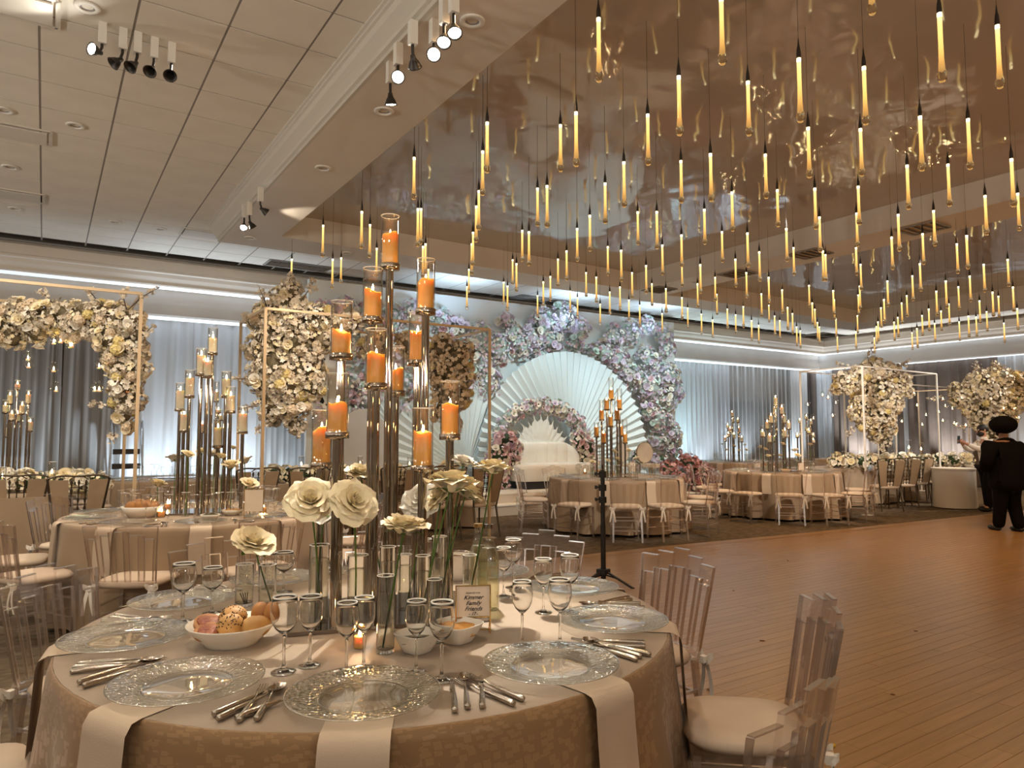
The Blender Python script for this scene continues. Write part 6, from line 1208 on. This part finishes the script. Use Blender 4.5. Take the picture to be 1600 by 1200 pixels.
for sd in (-1, 1): st = .10 if sd > 0 else -.08; k = len(P3); P3 += [(.0, sd * .085, .84, .108), (.02 + st * .6, sd * .095, .50, .084), (st * .6 - .01, sd * .10, .05, .070)]; E3 += [(0, k), (k, k + 1), (k + 1, k + 2)]
skinned('trousers', Sx(P3), E3, 'trouser', o)
for sd in (-1, 1): st = .06 if sd > 0 else -.048; obj('shoe', MB().ball(((st + .06) * H, sd * .105 * H, .045), .06, 12, 8, (2.3, .85, .75)), 'black', o)
head_parts(o, (.068 * H, 0, 1.60 * H), (1, 0, -.05), 'hair', True)
obj('collar', MB().lathe([(.062, 0), (.072, .03), (.066, .045), (.058, .03)], 16, (.04 * H, 0, 1.425 * H)), 'shirt', o)
tag(obj('phone', MB().box((0, 0, 0), (.010, .075, .15)), 'phone', loc=tuple(Vector(o.location) + Euler(o.rotation_euler).to_matrix() @ Vector((.535 * H, 0, 1.415 * H))), rot=(0, -.1, o.rotation_euler.z)), 'dark phone held up by the man in the white shirt', 'phone')
# man in black, back to the camera, round black hat
q = pz(1577, 831, 0); o = thing('person', 'man in a black coat and round black hat seen from behind', 'person', (q[0], q[1], 0), math.atan2(_f[1], _f[0]) + .05); H = 1.0
P = [(0, 0, .92, .13, .13), (0, 0, 1.08, .13, .13), (.0, 0, 1.26, .13, .13), (.01, 0, 1.40, .07, .07), (.03, 0, 1.46, .060, .062), (.045, 0, 1.52, .080, .078), (.045, 0, 1.58, .085, .08), (.04, 0, 1.64, .06, .06)]; E = [(i, i + 1) for i in range(7)]
for sd in (-1, 1):
    k = len(P); P += [(-.0, sd * .22, 1.34, .075), (-.02, sd * .30, 1.08, .058), (.14, sd * .24, .95, .045), (.26, sd * .14, .98, .032)]; E += [(2, k), (k, k + 1), (k + 1, k + 2), (k + 2, k + 3)]; hand(P, E, k + 3, (.8, -sd * .5, .1), sd, .8)
    k = len(P); st = .10 if sd > 0 else -.06; P += [(0, sd * .10, .85, .11), (.02, sd * .11, .48, .075), (st - .02, sd * .115, .11, .05), (st + .10, sd * .12, .04, .038)]; E += [(0, k), (k, k + 1), (k + 1, k + 2), (k + 2, k + 3)]
skinned('body', P, E, 'skin_dark', o)
P2 = [(0, 0, .58, .26, .26), (0, 0, .78, .26, .26), (0, 0, .98, .26, .26), (0, 0, 1.20, .235, .235), (.0, 0, 1.36, .17, .17), (.02, 0, 1.44, .085, .085)]; E2 = [(i, i + 1) for i in range(5)]
for sd in (-1, 1): k = len(P2); P2 += [(-.01, sd * .225, 1.33, .115), (-.02, sd * .31, 1.08, .105), (.13, sd * .25, .95, .085), (.22, sd * .17, .97, .06)]; E2 += [(3, k), (k, k + 1), (k + 1, k + 2), (k + 2, k + 3)]
skinned('coat', P2, E2, 'cloth_black', o)
P3 = [(0, 0, .88, .20, .20)]; E3 = []
for sd in (-1, 1): st = .10 if sd > 0 else -.06; k = len(P3); P3 += [(0, sd * .095, .74, .135), (.02, sd * .10, .46, .105), (st - .02, sd * .11, .04, .085)]; E3 += [(0, k), (k, k + 1), (k + 1, k + 2)]
skinned('trousers', P3, E3, 'cloth_black', o)
for sd in (-1, 1): st = .10 if sd > 0 else -.06; obj('shoe', MB().ball((st + .05, sd * .12, .045), .062, 12, 8, (2.2, .9, .75)), 'black', o)
head_parts(o, (.045, 0, 1.57), (1, 0, 0), 'hair', True, 'skin_dark')
obj('hat', MB().ball((.02, 0, 1.635), .195, 24, 14, (.98, .98, .72), .015, 3), 'cloth_black', o)
# ---------------------------------------------------------------- tripod, ladder, floor litter
p = pz(943, 917, 0); D = pix(p)[2]; zt = pd(940, 735, D)[2]; o = thing('tripod_stand', 'black telescopic tripod stand on the dance floor behind the nearest table', 'stand', (p[0], p[1], 0), .3)
obj('lower_tube', MB().cyl((0, 0, .08), .025, .52, 16), 'black', o); obj('upper_tube', MB().cyl((0, 0, .58), .022, zt - .58, 16), 'black', o); obj('pin', MB().cyl((0, 0, zt), .006, .05, 10), 'black', o)
for v in (741, 762, 781):
    z = pd(940, v, D)[2]; c = obj('clamp_collar', MB().cyl((0, 0, z - .035), .038, .06, 16), 'black', o); kx = -_r * .05; a = math.atan2(kx[1], kx[0]) - .3; obj('knob', MB().bar((.025 * math.cos(a), .025 * math.sin(a), z), (.065 * math.cos(a), .065 * math.sin(a), z), .016).bar((.058 * math.cos(a), .058 * math.sin(a), z), (.078 * math.cos(a), .078 * math.sin(a), z), .034), 'black', c)
obj('leg_hub', MB().box((0, 0, pd(940, 893, D)[2]), (.10, .10, .045)), 'black', o); zh = pd(940, 893, D)[2]
for k in range(3):
    a = -YAW + [-.45, 1.9, 3.6][k] - .3; e = (.30 * math.cos(a), .30 * math.sin(a), .012); g = obj('leg', MB().bar((.03 * math.cos(a), .03 * math.sin(a), zh + .0), e, .030, .016), 'black', o); obj('brace', MB().bar((.0, .0, .12), (e[0] * .55, e[1] * .55, zh * .45 + .02), .012), 'black', g); obj('rubber_foot', MB().ball(e, .014, 8, 6), 'black', g)
obj('red_knob', MB().ball((-.035, -.02, zh - .01), .012, 8, 6), 'flower_rust', o)
pL = pd(197, 735, 12.4); o = thing('step_ladder', 'grey rolling step ladder before the blue white voile', 'ladder', (pL[0], pL[1], 0), -.05)
for sx in (-1, 1):
    obj('side_rail', MB().bar((sx * .28, -.55, .05), (sx * .24, .28, 1.28), .035, .05), 'ladder', o); obj('back_leg', MB().bar((sx * .28, .55, .03), (sx * .24, .30, 1.28), .03), 'ladder', o)
    obj('handrail', MB().tube([(sx * .25, -.1, .75), (sx * .25, .1, 1.5), (sx * .24, .25, 1.72), (sx * .24, .42, 1.74), (sx * .24, .46, 1.28)], .015, 6), 'ladder', o); obj('wheel', MB().cyl((0, 0, -.02), .045, .04, 14), 'black', o, loc=(sx * .30, .55, .05), rot=(0, PI / 2, 0))
for k in range(5): obj('step_tread', MB().box((0, -.52 + .18 * k, .18 + .25 * k), (.50 - .02 * k, .19, .09)), 'dark_metal', o)
obj('crossbar', MB().bar((-.24, .25, 1.72), (.24, .25, 1.72), .025), 'ladder', o)
for i, (u, v, m, lb) in enumerate([(1302, 1166, 'debris_yellow', 'yellow flower crumb on the floor in the bottom right'), (1299, 1045, 'rose_cream', 'pale petal scrap on the floor beside the pulled out chair'), (1191, 1001, 'debris_brown', 'brown leaf crumb on the middle of the dance floor'), (1108, 1077, 'debris_brown', 'dark leaf scrap beside the bow of the right hand chair'), (1231, 876, 'debris_brown', 'small dark speck of leaf near the carpet edge'), (1395, 1085, 'debris_brown', 'dark leaf scrap on the boards at the right'), (1146, 923, 'debris_brown', 'tiny dark crumb on the boards behind the right hand chair'), (1258, 1014, 'debris_brown', 'thin brown crumb left of the pulled out chair'), (1431, 986, 'debris_brown', 'faint brown fleck right on the open dance floor')]):
    p = pz(u, v, .016); k = .012 if i < 4 else .009; tag(obj('petal_scrap', MB().ball((0, 0, 0), k, 8, 5, (1.6 if i else 1, 1, .3 if i else .6), .25, i), m, loc=(p[0], p[1], .0165 if i else .020), rot=(0, 0, i * 1.1)), lb, 'litter')
